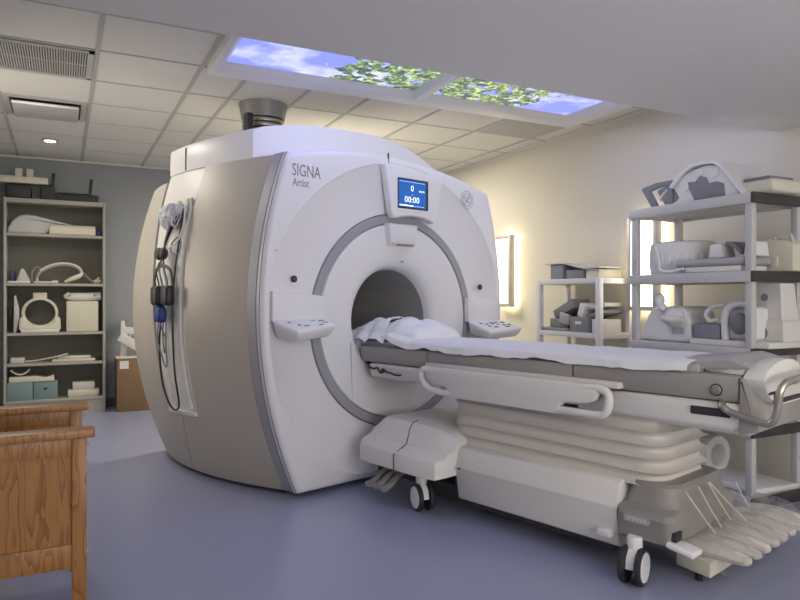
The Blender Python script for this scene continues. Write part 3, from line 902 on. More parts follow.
# casters
NARROW = False
def caster(x, y, yaw):
    s = B()
    c = Vector((x, y, 0)); R_ = rotz(yaw)
    def tr(p): return c + R_ @ Vector(p)
    cyl(s, tr((0, .015, .13)), tr((0, .015, .20)), .032, n=20, bev=.004)
    prism_pts = [(-.055, .075), (-.045, .12), (-.015, .15), (.035, .152), (.062, .12), (.060, .07), (.02, .055)]
    tt = bmesh.new()
    A = [tt.verts.new(tr((-.018, p[0], p[1]))) for p in prism_pts]; C = [tt.verts.new(tr((.018, p[0], p[1]))) for p in prism_pts]
    tt.faces.new(A); tt.faces.new(list(reversed(C)))
    for k in range(len(A)): tt.faces.new((A[k], C[k], C[(k + 1) % len(A)], A[(k + 1) % len(A)]))
    merge(s, tt)
    co = fin(s, 'caster', M['white'], P_)
    for sx in (-1, 1):
        w = B()
        cyl(w, tr((sx * .020, 0, .078)), tr((sx * .048, 0, .078)), .078, n=36, bev=.008)
        wo = fin(w, 'wheel', M['rubber'], co)
        cyl_ = cyl(B(), tr((sx * .046, 0, .078)), tr((sx * .051, 0, .078)), .064, .060, n=32)
        # keep the hub as the caster's second layer
        fin(cyl_, 'hub_cap', M['white'], co)
caster(-.405, -.635, -20); caster(-.415, -1.95, -79); caster(.27, -.61, 0); caster(.25, -1.93, 15)
NARROW = True
# foot end plate, dome and push handle
de = B()
dome = [(-.308, .905), (-.285, .922), (-.248, .940), (-.20, .955), (-.154, .965), (-.09, .971), (-.022, .970), (.05, .963), (.105, .952), (.16, .935), (.21, .912), (.245, .885), (.25, .80), (.20, .788), (-.10, .788), (-.20, .805), (-.255, .835), (-.295, .875)]
prism(de, dome, 'y', -2.432, -2.35, .008)
eo = fin(de, 'end_plate', M['white2'], P_)
ew = B()
box(ew, (-.26, -2.438, .842), (-.20, -2.430, .852)); box(ew, (-.21, -2.438, .80), (-.20, -2.430, .85)); box(ew, (-.21, -2.438, .80), (.12, -2.430, .818))
fin(ew, 'end_slot', M['gap'], eo)
eg = B()
prism(eg, [(-2.345, .905), (-2.36, .905), (-2.395, .82), (-2.415, .775), (-2.42, .70), (-2.34, .68)], 'x', -.325, .325, .012)
fin(eg, 'end_bumper', M['railg'], P_)
ec = B()
loft(ec, [[(x, -2.17 - .0 * k, z) for x, z in ((-.22, .912), (.22, .912), (.22, .93), (-.22, .93))] for k in (0,)] +
     [[(x, -2.34, z) for x, z in ((-.27, .912), (.27, .912), (.24, .958), (-.24, .958))]])
fin(ec, 'end_fairing', M['white2'], P_)
hd = B()
tube(hd, [(-.30, -2.27, .800), (-.335, -2.285, .79), (-.335, -2.32, .768), (-.335, -2.40, .748), (-.335, -2.455, .742), (-.335, -2.478, .765), (-.335, -2.49, .82), (-.335, -2.497, .870), (-.315, -2.505, .897), (-.26, -2.51, .905),
          (0, -2.515, .91), (.26, -2.51, .905), (.315, -2.505, .897), (.335, -2.497, .870), (.335, -2.49, .82), (.335, -2.478, .765), (.335, -2.455, .742), (.335, -2.40, .748), (.335, -2.32, .768), (.335, -2.285, .79), (.30, -2.27, .80)], .0145, n=12, sub=4)
fin(hd, 'push_handle', M['steel'], P_)
kn = B()
cyl(kn, (-.316, -2.255, .850), (-.326, -2.255, .850), .020, n=24, bev=.003)
fin(kn, 'release_knob', M['steel'], P_)
fin(tube(B(), circ3(0, 0, .02, 0) and [(-.318, -2.255 + .022 * math.cos(q * .5), .850 + .022 * math.sin(q * .5)) for q in range(13)], .003, n=6, closed=False), 'knob_ring', M['gap'], P_)
# bridge inside the bore that carries the cradle
bd = B()
prism(bd, [(-.29, .84), (-.29, .955), (-.25, .965), (-.24, .93), (.24, .93), (.25, .965), (.29, .955), (.29, .84)], 'y', .11, 1.7, .004)
o_ = fin(bd, 'table_bridge', M['white'], mri)

# bed linen
def fold(x, y): return noise.noise(Vector((x * 5, y * 5, 1.3)))
def sheet_fn(u, v):
    Y = lerp(-.22, -2.135, u)
    s_ = lerp(-1, 1, v)                            # across the bed with drape at both edges
    half = .305
    a = abs(s_) * (.40 if s_ < 0 else .235)
    if s_ > 0: half = .180
    drop_len = max(0, a - half)
    X = math.copysign(min(a, half + .010 + drop_len * .10), s_)
    z = .966 + .004 * fold(X * 2, Y * 1.6) + .004 * noise.noise(Vector((X * 14, Y * 9, 3)))
    edge = (.052 + .03 * noise.noise(Vector((Y * 4.0, 2.2, 0))) + .012 * noise.noise(Vector((Y * 15, 5.2, 0)))) / .115
    if drop_len > 0:
        z -= drop_len * max(.15, edge) * (.9 if s_ < 0 else .7)
        X += math.copysign(.010 * noise.noise(Vector((Y * 9, z * 8, 7))) + .004, s_)
    # ease down at the rounded edge
    z -= .012 * max(0, min(1, (a - half + .05) / .05)) ** 2
    # raised, rumpled end by the pillow
    z += max(0, 1 - u / .10) * (.030 + .05 * abs(noise.noise(Vector((X * 7, Y * 4, 8)))))
    z -= .006 * u
    return (X, Y, z)
sh_ = surf(B(), sheet_fn, 150, 56, .004)
solo(sh_, 'bed_sheet', M['linen'], 'white sheet spread along the patient table', 'sheet', (0, -1.2, .9), frame='M', ang=80)
def pil(u, v):
    a, b_ = lerp(-1, 1, u), lerp(-1, 1, v)
    edge = (1 - abs(a) ** 2.6) * (1 - abs(b_) ** 2.6)
    edge = max(0, edge) ** .42
    X = -.045 + .225 * a * (1 - .08 * b_ * b_) + .012 * noise.noise(Vector((a * 2, b_ * 3, 0)))
    Y = -.10 + .33 * b_ * (1 - .06 * a * a)
    h = .122 * edge * (1 - .55 * max(0, b_ + .25) / 1.25) + .028 * edge * noise.noise(Vector((a * 2.6, b_ * 3.4, 2))) + .012 * edge * noise.noise(Vector((a * 7, b_ * 8, 4)))
    return X, Y, h
pb = B()
surf(pb, lambda u, v: (lambda q: (q[0], q[1], .962 + q[2]))(pil(u, v)), 60, 60)
surf(pb, lambda u, v: (lambda q: (q[0], q[1], .962 - .004))(pil(u, v)), 60, 60)
bmesh.ops.remove_doubles(pb, verts=pb.verts, dist=.0045)
solo(pb, 'pillow', M['linen'], 'plump white pillow at the head of the patient table by the bore', 'pillow', (0, -.2, .955), frame='M', ang=80)
def crump(u, v):
    s_ = lerp(-1, 1, u); Y = lerp(.32, -.10, v) - .12 * max(0, -s_) * (v - .3)
    X = -.13 + .19 * s_ + .01 * noise.noise(Vector((Y * 10, 1, 1)))
    px = min(1, max(0, (X + .27) / .45)); py = (Y + .10) / .33
    _, _, h = pil(px, (min(1, max(-1, py)) + 1) / 2)
    z = max(.965, .968 + h * 1.0)
    r = abs(noise.noise(Vector((X * 7 + 3, Y * 7, 2)))) + .5 * abs(noise.noise(Vector((X * 16, Y * 13, 6))))
    z += .006 + .040 * r * (.35 + .65 * (1 - max(0, s_)))
    if X < -.285:
        z -= (-.285 - X) * (1.2 + 1.0 * noise.noise(Vector((Y * 8, 3, 3))))
    return (X, Y, z)
cs = surf(B(), crump, 60, 60, .004)
solo(cs, 'crumpled_cloth', M['linen'], 'crumpled white cloth thrown over the pillow edge at the bore mouth', 'cloth', (-.1, 0, .96), frame='M', ang=80)

# ------------------------------------------------------------------ paddle rack under clear plastic at the foot end
pk = thing('foot_paddles', 'row of beige padded paddles on the floor at the foot of the patient table', 'paddles', (.2, -2.15, 0), frame='M')
bs = B()
prism(bs, [(-.24, -2.20), (-.20, -2.03), (.60, -1.99), (.66, -2.12), (.62, -2.20)], 'z', .045, .115, .012)
fin(bs, 'tray', M['cream'], pk)
for x, y in ((-.17, -2.12), (.55, -2.08)):
    fin(cyl(B(), (x, y, 0), (x, y, .05), .016, n=14), 'foot', M['rubber'], pk)
for k in range(8):
    x = -.20 + k * .105
    fg = B()
    tube(fg, [(x, -2.00, .135), (x + .02, -2.09, .145), (x + .045, -2.20, .140), (x + .065, -2.29, .125)], lambda f: .026 + .018 * math.sin(PI * min(1, f * .8 + .1)), n=12, flat=.75)
    ball(fg, (x + .066, -2.292, .125), .0315, (1, 1, .75), n=14)
    fin(fg, 'paddle', M['bellows'], pk)
pf = thing('plastic_cover', 'clear crinkled plastic bag laid over the beige paddles', 'plastic bag', (.2, -2.2, .1), frame='M')
def film(u, v):
    X = lerp(-.30, .72, u); Y = lerp(-2.06, -2.33, v)
    r = abs(noise.noise(Vector((X * 7, Y * 7, 1)))) * .035 + noise.noise(Vector((X * 19, Y * 17, 2))) * .012
    z = .182 + r + .010 * math.sin(X * 60) * (1 - v)
    z -= .055 * max(0, v - .55) / .45 + .04 * max(0, .10 - u) / .10 + .04 * max(0, u - .92) / .08
    for pk_ in ((.02, .15), (.30, .12), (.52, .15)):
        z += .040 * math.exp(-((X - pk_[0]) ** 2 / .006 + (v - pk_[1]) ** 2 / .05))
    return (X + .02 * math.sin(v * 7), Y + .015 * math.sin(u * 23), z)
fin(surf(B(), film, 70, 30), 'film', M['glassbag'], pf, ang=14)
for a, b_ in (((-.322, -2.13, .415), (-.10, -2.16, .195)), ((-.20, -2.13, .412), (-.04, -2.16, .21)), ((-.10, -2.13, .41), (.06, -2.16, .22)), ((-.09, -2.13, .41), (.19, -2.18, .19)), ((.19, -2.13, .36), (.30, -2.15, .22))):
    fin(tube(B(), [a, ((a[0] + b_[0]) / 2, (a[1] + b_[1]) / 2, (a[2] + b_[2]) / 2 - .004), b_], .0032, n=6), 'drawstring', M['cream'], pf)
    
# ------------------------------------------------------------------ grey storage shelf on the right
sx0, sx1, sy0, sy1 = 3.49, 3.95, 2.47, 3.385
sr = thing('storage_shelf', 'tall grey plastic storage shelf with black end caps against the right wall', 'shelf', (3.72, 2.93, 0))
levels = [(.015, .085), (.425, .482), (.885, .932), (1.312, 1.375), (1.762, 1.822)]
for i, (z0, z1) in enumerate(levels):
    s_ = B()
    if i == 0:
        box(s_, (sx0 - .01, sy0 + .01, .0), (sx1, sy1, z1), .006)
    else:
        # deck, deep front / back / far lips and the underside ribs
        box(s_, (sx0, sy0 + .01, z1 - .012), (sx1, sy1, z1), .002)
        box(s_, (sx0 - .012, sy0 + .012, z0), (sx0 + .004, sy1 + .012, z1), .003)
        box(s_, (sx1 - .004, sy0 + .012, z0), (sx1 + .012, sy1 + .012, z1), .003)
        box(s_, (sx0 - .012, sy1, z0), (sx1 + .012, sy1 + .012, z1), .003)
        for k in range(20):
            y = sy0 + .04 + k * .044
            box(s_, (sx0 + .004, y, z0 + .018), (sx1 - .004, y + .007, z1 - .012))
    fin(s_, 'shelf', M['shelfg'], sr)
    fin(box(B(), (sx0 - .013, sy0 - .008, z0), (sx1 + .013, sy0 + .012, z1), .003), 'end_cap', M['charcoal'], sr)
for x in (sx0 + .022, sx1 - .022):
    for y in (sy0 + .035, sy1 - .025):
        p_ = B()
        for (a, _), (b0, _b) in zip([(l[1], 0) for l in levels[:-1]], [(l[0], 0) for l in levels[1:]]):
            box(p_, (x - .022, y - .022, a), (x + .022, y + .022, b0 + .02), .006, 2)
        fin(p_, 'post', M['shelfg'], sr)

# things on its top shelf
zt = 1.823
t = thing('knee_coil', 'small grey-rimmed open coil at the far end of the storage shelf top', 'medical coil', (3.66, 3.12, zt))
for dx in (0, .15):
    kr = B()
    prism(kr, [(3.255, zt), (3.345, zt + .135), (3.335, zt + .150), (3.22, zt + .168), (3.06, zt + .166), (3.00, zt + .135), (2.955, zt + .065), (2.925, zt),
               (2.975, zt), (3.005, zt + .07), (3.045, zt + .118), (3.085, zt + .132), (3.20, zt + .133), (3.275, zt + .118), (3.205, zt)], 'x', 3.545 + dx, 3.575 + dx, .006)
    fin(kr, 'rim', M['foam'], t)
fin(box(B(), (3.55, 3.09, zt + .01), (3.57, 3.13, zt + .14), .004), 'strut', M['foam'], t)
sd = B()
surf(sd, lambda u, v: (lerp(3.57, 3.73, v), lerp(2.93, 3.22, u), zt + .015 + .13 * math.sin(PI * (.08 + .84 * u)) ** .8), 16, 6, .012)
fin(sd, 'shell', M['white'], t)
fin(box(B(), (3.56, 2.93, zt), (3.74, 3.22, zt + .016), .004), 'base_plate', M['shelfw'], t)
t = thing('body_coil', 'large white arched coil with oval windows on top of the storage shelf', 'medical coil', (3.68, 2.75, zt))
def arch(u, v):
    y = lerp(3.09, 2.55, u)
    z = zt + .19 - .07 * (max(0, (.35 - u) / .35)) ** 2 + .05 * math.sin(PI * min(1, u * 1.15)) - .19 * max(0, (u - .62) / .38) ** 1.6
    return (lerp(3.52, 3.90, v), y, z)
fin(surf(B(), arch, 24, 10, .018), 'top_shell', M['white'], t)
fa_ = B()
# front face, arched plate with three oval windows and a grey middle
def ovals(cy, cz, ry, rz, n=20): return [(cy + ry * math.cos(2 * PI * k / n), cz + rz * math.sin(2 * PI * k / n)) for k in range(n)]
prism(fa_, [(3.00, zt), (3.06, zt + .10), (3.085, zt + .135), (3.02, zt + .165), (2.93, zt + .20), (2.82, zt + .215), (2.74, zt + .20), (2.68, zt + .15), (2.62, zt + .06), (2.60, zt)], 'x', 3.54, 3.56, .003)
fo = fin(fa_, 'front_face', M['shelfw'], t)
wn = B()
for cy, cz, ry, rz in ((2.98, zt + .115, .035, .038), (2.885, zt + .175, .045, .020), (2.765, zt + .160, .036, .028)):
    prism(wn, ovals(cy, cz, ry, rz), 'x', 3.534, 3.542)
fin(wn, 'window', M['paper'], fo)
gm = B()
prism(gm, [(2.90, zt), (2.94, zt + .08), (2.955, zt + .13), (2.90, zt + .125), (2.86, zt + .155), (2.82, zt + .14), (2.80, zt + .10), (2.75, zt + .105), (2.70, zt + .085), (2.69, zt)], 'x', 3.532, 3.542, .002)
fin(gm, 'grey_centre', M['foam'], fo)
rr = B(); box(rr, (3.56, 2.40, zt), (3.86, 2.64, zt + .075), .02, 3)
fin(rr, 'base_block', M['cream'], t)
fin(box(B(), (3.60, 2.45, zt + .075), (3.82, 2.62, zt + .10), .008), 'grey_pad', M['foam'], t)

# middle shelf
zm = 1.376
t = thing('torso_coil', 'big ribbed white barrel shaped coil on the middle storage shelf', 'medical coil', (3.70, 3.1, zm))
rb = B()
loft(rb, [[(3.72 + .19 * math.cos(2 * PI * k / 40) * rr, 3.15 + .225 * math.sin(2 * PI * k / 40) * rr, zm + h) for k in range(40)] for h, rr in ((0, .93), (.01, .97), (.06, 1.0), (.16, 1.0), (.205, .96), (.215, .88))])
fin(rb, 'barrel', M['shelfw'], t)
for q in range(150, 260, 14):
    a = math.radians(q)
    fin(ball(B(), (3.72 + .192 * math.cos(a), 3.15 + .226 * math.sin(a), zm + .09), .018, (.5, .8, 2.6)), 'rib', M['shelfw'], t)
fin(tube(B(), [(3.51, 3.19, zm + .19), (3.505, 3.16, zm + .10), (3.50, 3.14, zm + .03), (3.49, 3.06, zm + .012), (3.49, 2.95, zm + .03)], .009, n=8), 'strap', M['white'], t)
solo(box(B(), (3.50, 2.56, zm), (3.74, 2.95, zm + .035), .008), 'white_slab', M['white2'], 'thin white board lying on the middle storage shelf under a grey pad', 'board', (3.6, 2.8, zm))
pdm = B(); box(pdm, (3.50, 2.54, zm + .036), (3.76, 3.03, zm + .085), .022, 4)
solo(pdm, 'grey_pad', M['pad'], 'flat grey pad with rounded edges on a white board, middle storage shelf', 'pad', (3.6, 2.8, zm + .035))
for i, (y0, y1) in enumerate(((2.72, 2.83), (2.50, 2.59))):
    b_ = B(); prism(b_, [(y0, zm + .087 if i == 0 else zm + .087), (y1, zm + .087), (y1 - .015, zm + .175), (y0 + .015, zm + .175)], 'x', 3.56, 3.68, .012)
    solo(b_, 'white_block', M['white'], ('small white foam block at the middle of the grey pad' if i == 0 else 'small white foam block at the near end of the grey pad'), 'block', (3.62, (y0 + y1) / 2, zm + .087), 'white blocks on the grey pad')
wv = surf(B(), lambda u, v: (lerp(3.57, 3.73, v), lerp(2.60, 2.715, u), zm + .10 + .085 * math.sin(PI * .5 * u + .2)), 12, 6, .02)
solo(wv, 'grey_wedge', M['foam'], 'dark grey curved wedge between two white blocks on the middle storage shelf', 'wedge', (3.65, 2.66, zm + .087))
t = thing('wrist_coil', 'white box shaped coil at the near end of the middle storage shelf', 'medical coil', (3.84, 2.5, zm))
b_ = B(); prism(b_, [(2.43, zm), (2.43, zm + .155), (2.455, zm + .18), (2.60, zm + .205), (2.70, zm + .21), (2.70, zm)], 'x', 3.78, 3.90, .012)
fin(b_, 'body', M['cream'], t)
fin(box(B(), (3.775, 2.52, zm + .03), (3.785, 2.57, zm + .09), .003), 'notch', M['white2'], t)
fin(tube(B(), [(3.80, 2.56, zm + .19), (3.80, 2.54, zm + .215), (3.80, 2.50, zm + .20), (3.80, 2.46, zm + .215), (3.80, 2.44, zm + .17)], .010, n=8), 'latch', M['bellows'], t)

# lower shelf
zl = .933
t = thing('head_coil', 'white helmet shaped coil with a hinged visor on the lower storage shelf', 'medical coil', (3.68, 3.18, zl))
b_ = B()
prism(b_, [(3.40, zl), (3.37, zl + .05), (3.31, zl + .17), (3.27, zl + .225), (3.05, zl + .235), (3.00, zl + .21), (2.965, zl + .13), (2.955, zl)], 'x', 3.56, 3.84, .025, 3)
fin(b_, 'shell', M['white'], t)
fin(ball(B(), (3.56, 3.08, zl + .16), .085, (.45, 1.0, .75), n=20), 'visor', M['shelfw'], t)
fin(tube(B(), [(3.535, 3.15, zl + .155), (3.525, 3.06, zl + .14), (3.53, 2.985, zl + .15)], .022, n=12), 'hinge', M['white2'], t)
fin(ball(ball(B(), (3.55, 3.19, zl + .27), .045, (.7, .75, 1.1)), (3.55, 3.17, zl + .225), .028), 'clamp', M['white'], t)
fin(box(B(), (3.545, 3.00, zl + .055), (3.562, 3.09, zl + .10), .006), 'label_plate', M['midprint'], t)
ft = B()
for y in (3.02, 3.30): box(ft, (3.58, y, zl - .001), (3.62, y + .05, zl + .006))
fin(ft, 'foot', M['gap'], t)
solo(box(B(), (3.52, 2.40, zl), (3.86, 2.93, zl + .035), .006), 'base_board', M['white2'], 'long low white base board lying on the lower storage shelf', 'board', (3.68, 2.66, zl))
fin(box(B(), (3.515, 2.66, zl + .008), (3.522, 2.78, zl + .027)), 'slot', M['foam'], None, anchor=(3.52, 2.7, zl)).parent = bpy.data.objects['base_board']
bpy.data.objects['slot'].location = (0, .04, 0)
solo(box(B(), (3.56, 2.745, zl + .036), (3.72, 2.935, zl + .125), .006), 'blue_grey_box', M['bluegrey'], 'blue-grey foam box on the white board of the lower storage shelf', 'box', (3.64, 2.84, zl + .036))
t = thing('foot_coil', 'white coil with an arched opening and a looped tube on the lower storage shelf', 'medical coil', (3.66, 2.62, zl + .036))
zq = zl + .036
ar = B()
tube(ar, [(3.57, 2.71, zq), (3.57, 2.715, zq + .12), (3.57, 2.69, zq + .19), (3.57, 2.62, zq + .215), (3.57, 2.555, zq + .20), (3.57, 2.535, zq + .12), (3.57, 2.535, zq)], .022, n=12)
fin(ar, 'arch', M['white'], t)
fin(box(B(), (3.585, 2.52, zq), (3.78, 2.72, zq + .20), .03, 3), 'body', M['shelfw'], t)
fin(ball(B(), (3.57, 2.62, zq + .10), .06, (.6, 1, 1.1)), 'insert', M['foam'], t)
fin(tube(B(), [(3.60, 2.69, zq + .17), (3.59, 2.74, zq + .205), (3.58, 2.81, zq + .195), (3.57, 2.85, zq + .15), (3.57, 2.82, zq + .11), (3.57, 2.76, zq + .12)], .013, n=10), 'tube', M['white2'], t)
t = thing('tower_coil', 'tall white tapering coil stand at the near end of the lower storage shelf', 'medical coil', (3.76, 2.5, zq))
b_ = B()
loft(b_, [[(3.67, 2.415, zq), (3.86, 2.415, zq), (3.86, 2.64, zq), (3.67, 2.64, zq)], [(3.67, 2.42, zq + .11), (3.86, 2.42, zq + .11), (3.86, 2.62, zq + .11), (3.67, 2.62, zq + .11)],
          [(3.685, 2.435, zq + .125), (3.84, 2.435, zq + .125), (3.84, 2.61, zq + .125), (3.685, 2.61, zq + .125)], [(3.70, 2.455, zq + .335), (3.83, 2.455, zq + .335), (3.83, 2.585, zq + .335), (3.70, 2.585, zq + .335)]])
fin(b_, 'body', M['white2'], t)
fin(cyl(B(), (3.668, 2.55, zq + .045), (3.66, 2.55, zq + .045), .042, n=24, bev=.003), 'dial', M['foam'], t)
fin(cyl(B(), (3.698, 2.545, zq + .255), (3.690, 2.545, zq + .255), .022, n=20), 'knob', M['bluegrey'], t)

# bottom shelf and wall paper
rl = B(); tt = bmesh.new()
n_ = 32
def rng(r, y): return [(3.75 + r * math.cos(2 * PI * k / n_), y, .216 + r * math.sin(2 * PI * k / n_)) for k in range(n_)]
loft(rl, [rng(.062, 3.30), rng(.118, 3.30), rng(.128, 3.28), rng(.128, 2.93), rng(.118, 2.905), rng(.072, 2.90), rng(.062, 2.92), rng(.062, 3.30)], cap=False)
solo(rl, 'foam_roll', M['shelfw'], 'hollow white roll lying on the bottom storage shelf beside the bellows', 'roll', (3.77, 3.1, .086))
wb = B(); prism(wb, [(3.52, 2.50), (3.90, 2.47), (3.90, 2.96), (3.56, 2.95)], 'z', .087, .122, .012)
t = solo(wb, 'white_tray', M['white'], 'flat white tray lying near the front of the bottom storage shelf', 'tray', (3.7, 2.7, .087))
solo(box(B(), (4.147, 3.08, .10), (4.150, 3.16, .18), rot=rotx(8)), 'paper_note', M['paper'], 'small white paper note stuck low on the wall behind the storage shelf', 'paper', (4.147, 3.12, .14))

# ------------------------------------------------------------------ small white rack by the sconce
rx0, rx1, ry0, ry1 = 3.76, 4.10, 3.975, 4.73
t = thing('wire_rack', 'small white two-shelf rack between the scanner and the grey storage shelf', 'rack', (3.93, 4.35, 0))
for z in (.13, .50, .895, 1.335):
    s_ = B()
    box(s_, (rx0, ry0, z + .03), (rx1, ry1, z + .042), .003)
    box(s_, (rx0 - .008, ry0, z), (rx0 + .006, ry1, z + .045), .003); box(s_, (rx1 - .006, ry0, z), (rx1 + .008, ry1, z + .045), .003)
    box(s_, (rx0, ry0 - .008, z), (rx1, ry0 + .006, z + .045), .003); box(s_, (rx0, ry1 - .006, z), (rx1, ry1 + .008, z + .045), .003)
    fin(s_, 'shelf', M['shelfw'], t)
for x in (rx0 + .012, rx1 - .012):
    for y in (ry0 + .012, ry1 - .012):
        fin(box(B(), (x - .0225, y - .0225, 0), (x + .0225, y + .0225, 1.3815), .006), 'post', M['shelfw'], t)
zr = 1.381
solo(box(B(), (3.79, 4.44, zr), (4.02, 4.60, zr + .125), .006), 'foam_block', M['bluegrey'], 'blue-grey foam block at the far end of the white rack top', 'block', (3.9, 4.52, zr))
solo(box(B(), (3.80, 4.20, zr), (4.04, 4.41, zr + .075), .008), 'foam_pad', M['foam'], 'dark grey foam pad in the middle of the white rack top', 'pad', (3.9, 4.3, zr))
solo(box(B(), (3.80, 4.02, zr), (4.04, 4.17, zr + .070), .008), 'cream_block', M['cream'], 'cream foam block at the near end of the white rack top', 'block', (3.9, 4.1, zr))
bdv = surf(B(), lambda u, v: (lerp(3.775, 4.06, v), lerp(4.66, 3.99, u), (lambda q: zr + .138 - .050 * (3 * q ** 2 - 2 * q ** 3))(min(1, max(0, (u - .30) / .45)))), 30, 6, .010)
solo(bdv, 'flat_sheet', M['shelfg'], 'thin bent grey sheet lying over the foam blocks on the white rack', 'sheet', (3.9, 4.3, zr + .075))
zr = .939
def slab(name, label, lo, hi, m, rot=None, bev=.008, cat='pad'):
    b_ = box(B(), lo, hi, bev, 3, rot=rot)
    return solo(b_, name, m, label, cat, ((lo[0] + hi[0]) / 2, (lo[1] + hi[1]) / 2, lo[2]))
slab('flat_pad', 'thin blue-grey pad at the bottom of the pile on the white rack', (3.77, 4.36, zr), (4.05, 4.70, zr + .028), M['bluegrey'])
slab('grey_box', 'grey box with pale label in front of the pads on the white rack', (3.78, 4.12, zr), (3.98, 4.34, zr + .125), M['foam'], cat='box')
lbx = box(B(), (3.774, 4.20, zr + .065), (3.781, 4.27, zr + .09)); lo_ = fin(lbx, 'sticker', M['paper'], bpy.data.objects['grey_box'])
slab('white_box', 'pale grey box at the near end of the white rack lower shelf', (3.80, 4.00, zr), (4.02, 4.105, zr + .11), M['shelfw'], cat='box')
slab('wedge_pad', 'grey pad lying on the thin blue-grey pad, white rack', (3.80, 4.40, zr + .03), (4.02, 4.62, zr + .105), M['foam'])
slab('tilted_pad', 'square grey pad tilted on top of the pile on the white rack', (3.82, 4.34, zr + .145), (4.02, 4.60, zr + .225), M['foam'], rot=rotx(-24))
slab('folded_pad', 'folded light grey pad standing upright in the pile on the white rack', (3.80, 4.19, zr + .125), (3.95, 4.26, zr + .235), M['shelfw'], rot=rotx(20))
slab('dark_pad', 'flat dark grey pad sloping over the boxes on the white rack', (3.82, 4.00, zr + .135), (4.04, 4.19, zr + .165), M['foam'], rot=rotx(-14))
slab('light_pad', 'light grey pad lying topmost near the post of the white rack', (3.84, 4.00, zr + .19), (4.04, 4.24, zr + .225), M['shelfg'], rot=rotx(-10))
slab('curved_pad', 'grey pad leaning on the labelled grey box, white rack', (3.775, 4.345, zr + .06), (3.80, 4.47, zr + .15), M['pad'], rot=rotx(12))

# ------------------------------------------------------------------ putty bookcase at the back
bx0, bx1, by0, by1 = -.535, .412, 7.85, 8.155
bk = thing('bookcase', 'tall putty-grey open bookcase at the back wall holding coils and pads', 'bookcase', (-.06, 8.0, 0))
for x in (bx0, bx1 - .025):
    fin(box(B(), (x, by0, 0), (x + .025, by1, 2.245), .003), 'side_panel', M['case'], bk)
fin(box(B(), (bx0 + .025, by0, 2.20), (bx1 - .025, by1, 2.245), .003), 'top_panel', M['case'], bk)
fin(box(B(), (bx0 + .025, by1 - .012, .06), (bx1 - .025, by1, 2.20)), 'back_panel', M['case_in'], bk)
SZ = [.165, .545, .86, 1.372, 1.885]
for z in SZ:
    fin(box(B(), (bx0 + .025, by0 + .004, z - .028), (bx1 - .025, by1 - .012, z), .003), 'shelf', M['case'], bk)
fin(box(B(), (bx0 + .025, by0 + .015, 0), (bx1 - .025, by0 + .035, SZ[0] - .028)), 'plinth', M['case'], bk)
# on top of the bookcase
zt = 2.246
solo(box(B(), (-.52, 7.88, zt), (-.29, 8.10, zt + .145), .02, 3), 'black_case', M['dark'], 'black padded case at the left end of the bookcase top', 'case', (-.4, 8, zt))
solo(box(B(), (-.21, 7.88, zt), (-.075, 8.10, zt + .155), .012, 3), 'dark_block', M['dark'], 'dark upright block in the middle of the bookcase top', 'block', (-.14, 8, zt))
t = thing('dark_tray', 'long black tray with two upright posts at the right end of the bookcase top', 'tray', (.14, 8, zt))
fin(box(B(), (-.06, 7.88, zt), (.345, 8.10, zt + .075), .01), 'body', M['dark'], t)
fin(box(B(), (-.05, 7.95, zt + .075), (.28, 8.06, zt + .095), .006), 'lid', M['black'], t)
for x in (-.105, .255):
    fin(box(B(), (x, 7.90, zt + .156 if x < 0 else zt + .095), (x + .032, 7.94, zt + .285 if x < 0 else zt + .25), .006, rot=roty(5)), 'upright', M['dark'], t)
solo(box(B(), (-.58, 7.87, zt + .157), (-.135, 8.06, zt + .225), .006), 'white_plank', M['cream'], 'cream plank lying across the black cases on the bookcase', 'board', (-.36, 7.96, zt + .157), ang=30)
for i, x in enumerate((-.435, -.335)):
    solo(box(B(), (x, 7.90, zt + .226), (x + .065, 7.98, zt + .31), .004), 'cream_carton', M['cream'], ('small cream carton standing left on the plank above the bookcase', 'small cream carton standing right on the plank above the bookcase')[i], 'box', (x + .03, 7.94, zt + .20), 'cream cartons on the plank')
# shelf 1 (top): leg wedge and bolster
z1 = SZ[4] + .001
wg = B()
prism(wg, [(-.50, z1), (-.505, z1 + .045), (-.46, z1 + .13), (-.40, z1 + .185), (-.33, z1 + .20), (-.25, z1 + .19), (.20, z1 + .085), (.21, z1 + .07), (.10, z1 + .06), (-.12, z1 + .05), (-.15, z1)], 'x' if False else 'y', 7.90, 8.10, .02, 3)
solo(wg, 'leg_wedge', M['shelfg'], 'grey pointed leg wedge cushion on the top bookcase shelf', 'cushion', (-.2, 8, z1))
bo = B()
tt = bmesh.new()
prism(bo, [(7.855 - 0, z1), (7.855, z1 + .06), (7.875, z1 + .095), (7.90, z1 + .105), (7.96, z1 + .105), (7.985, z1 + .09), (7.99, z1)], 'x', -.125, .315, .012, 3)
solo(bo, 'bolster', M['cream'], 'cream half-round bolster in front of the leg wedge, top bookcase shelf', 'bolster', (.1, 7.92, z1))
solo(ball(B(), (.345, 7.885, z1 + .02), .022, (1.3, 1, .9)), 'blue_strap', M['blue'], 'small blue strap end beside the cream bolster', 'strap', (.345, 7.885, z1))
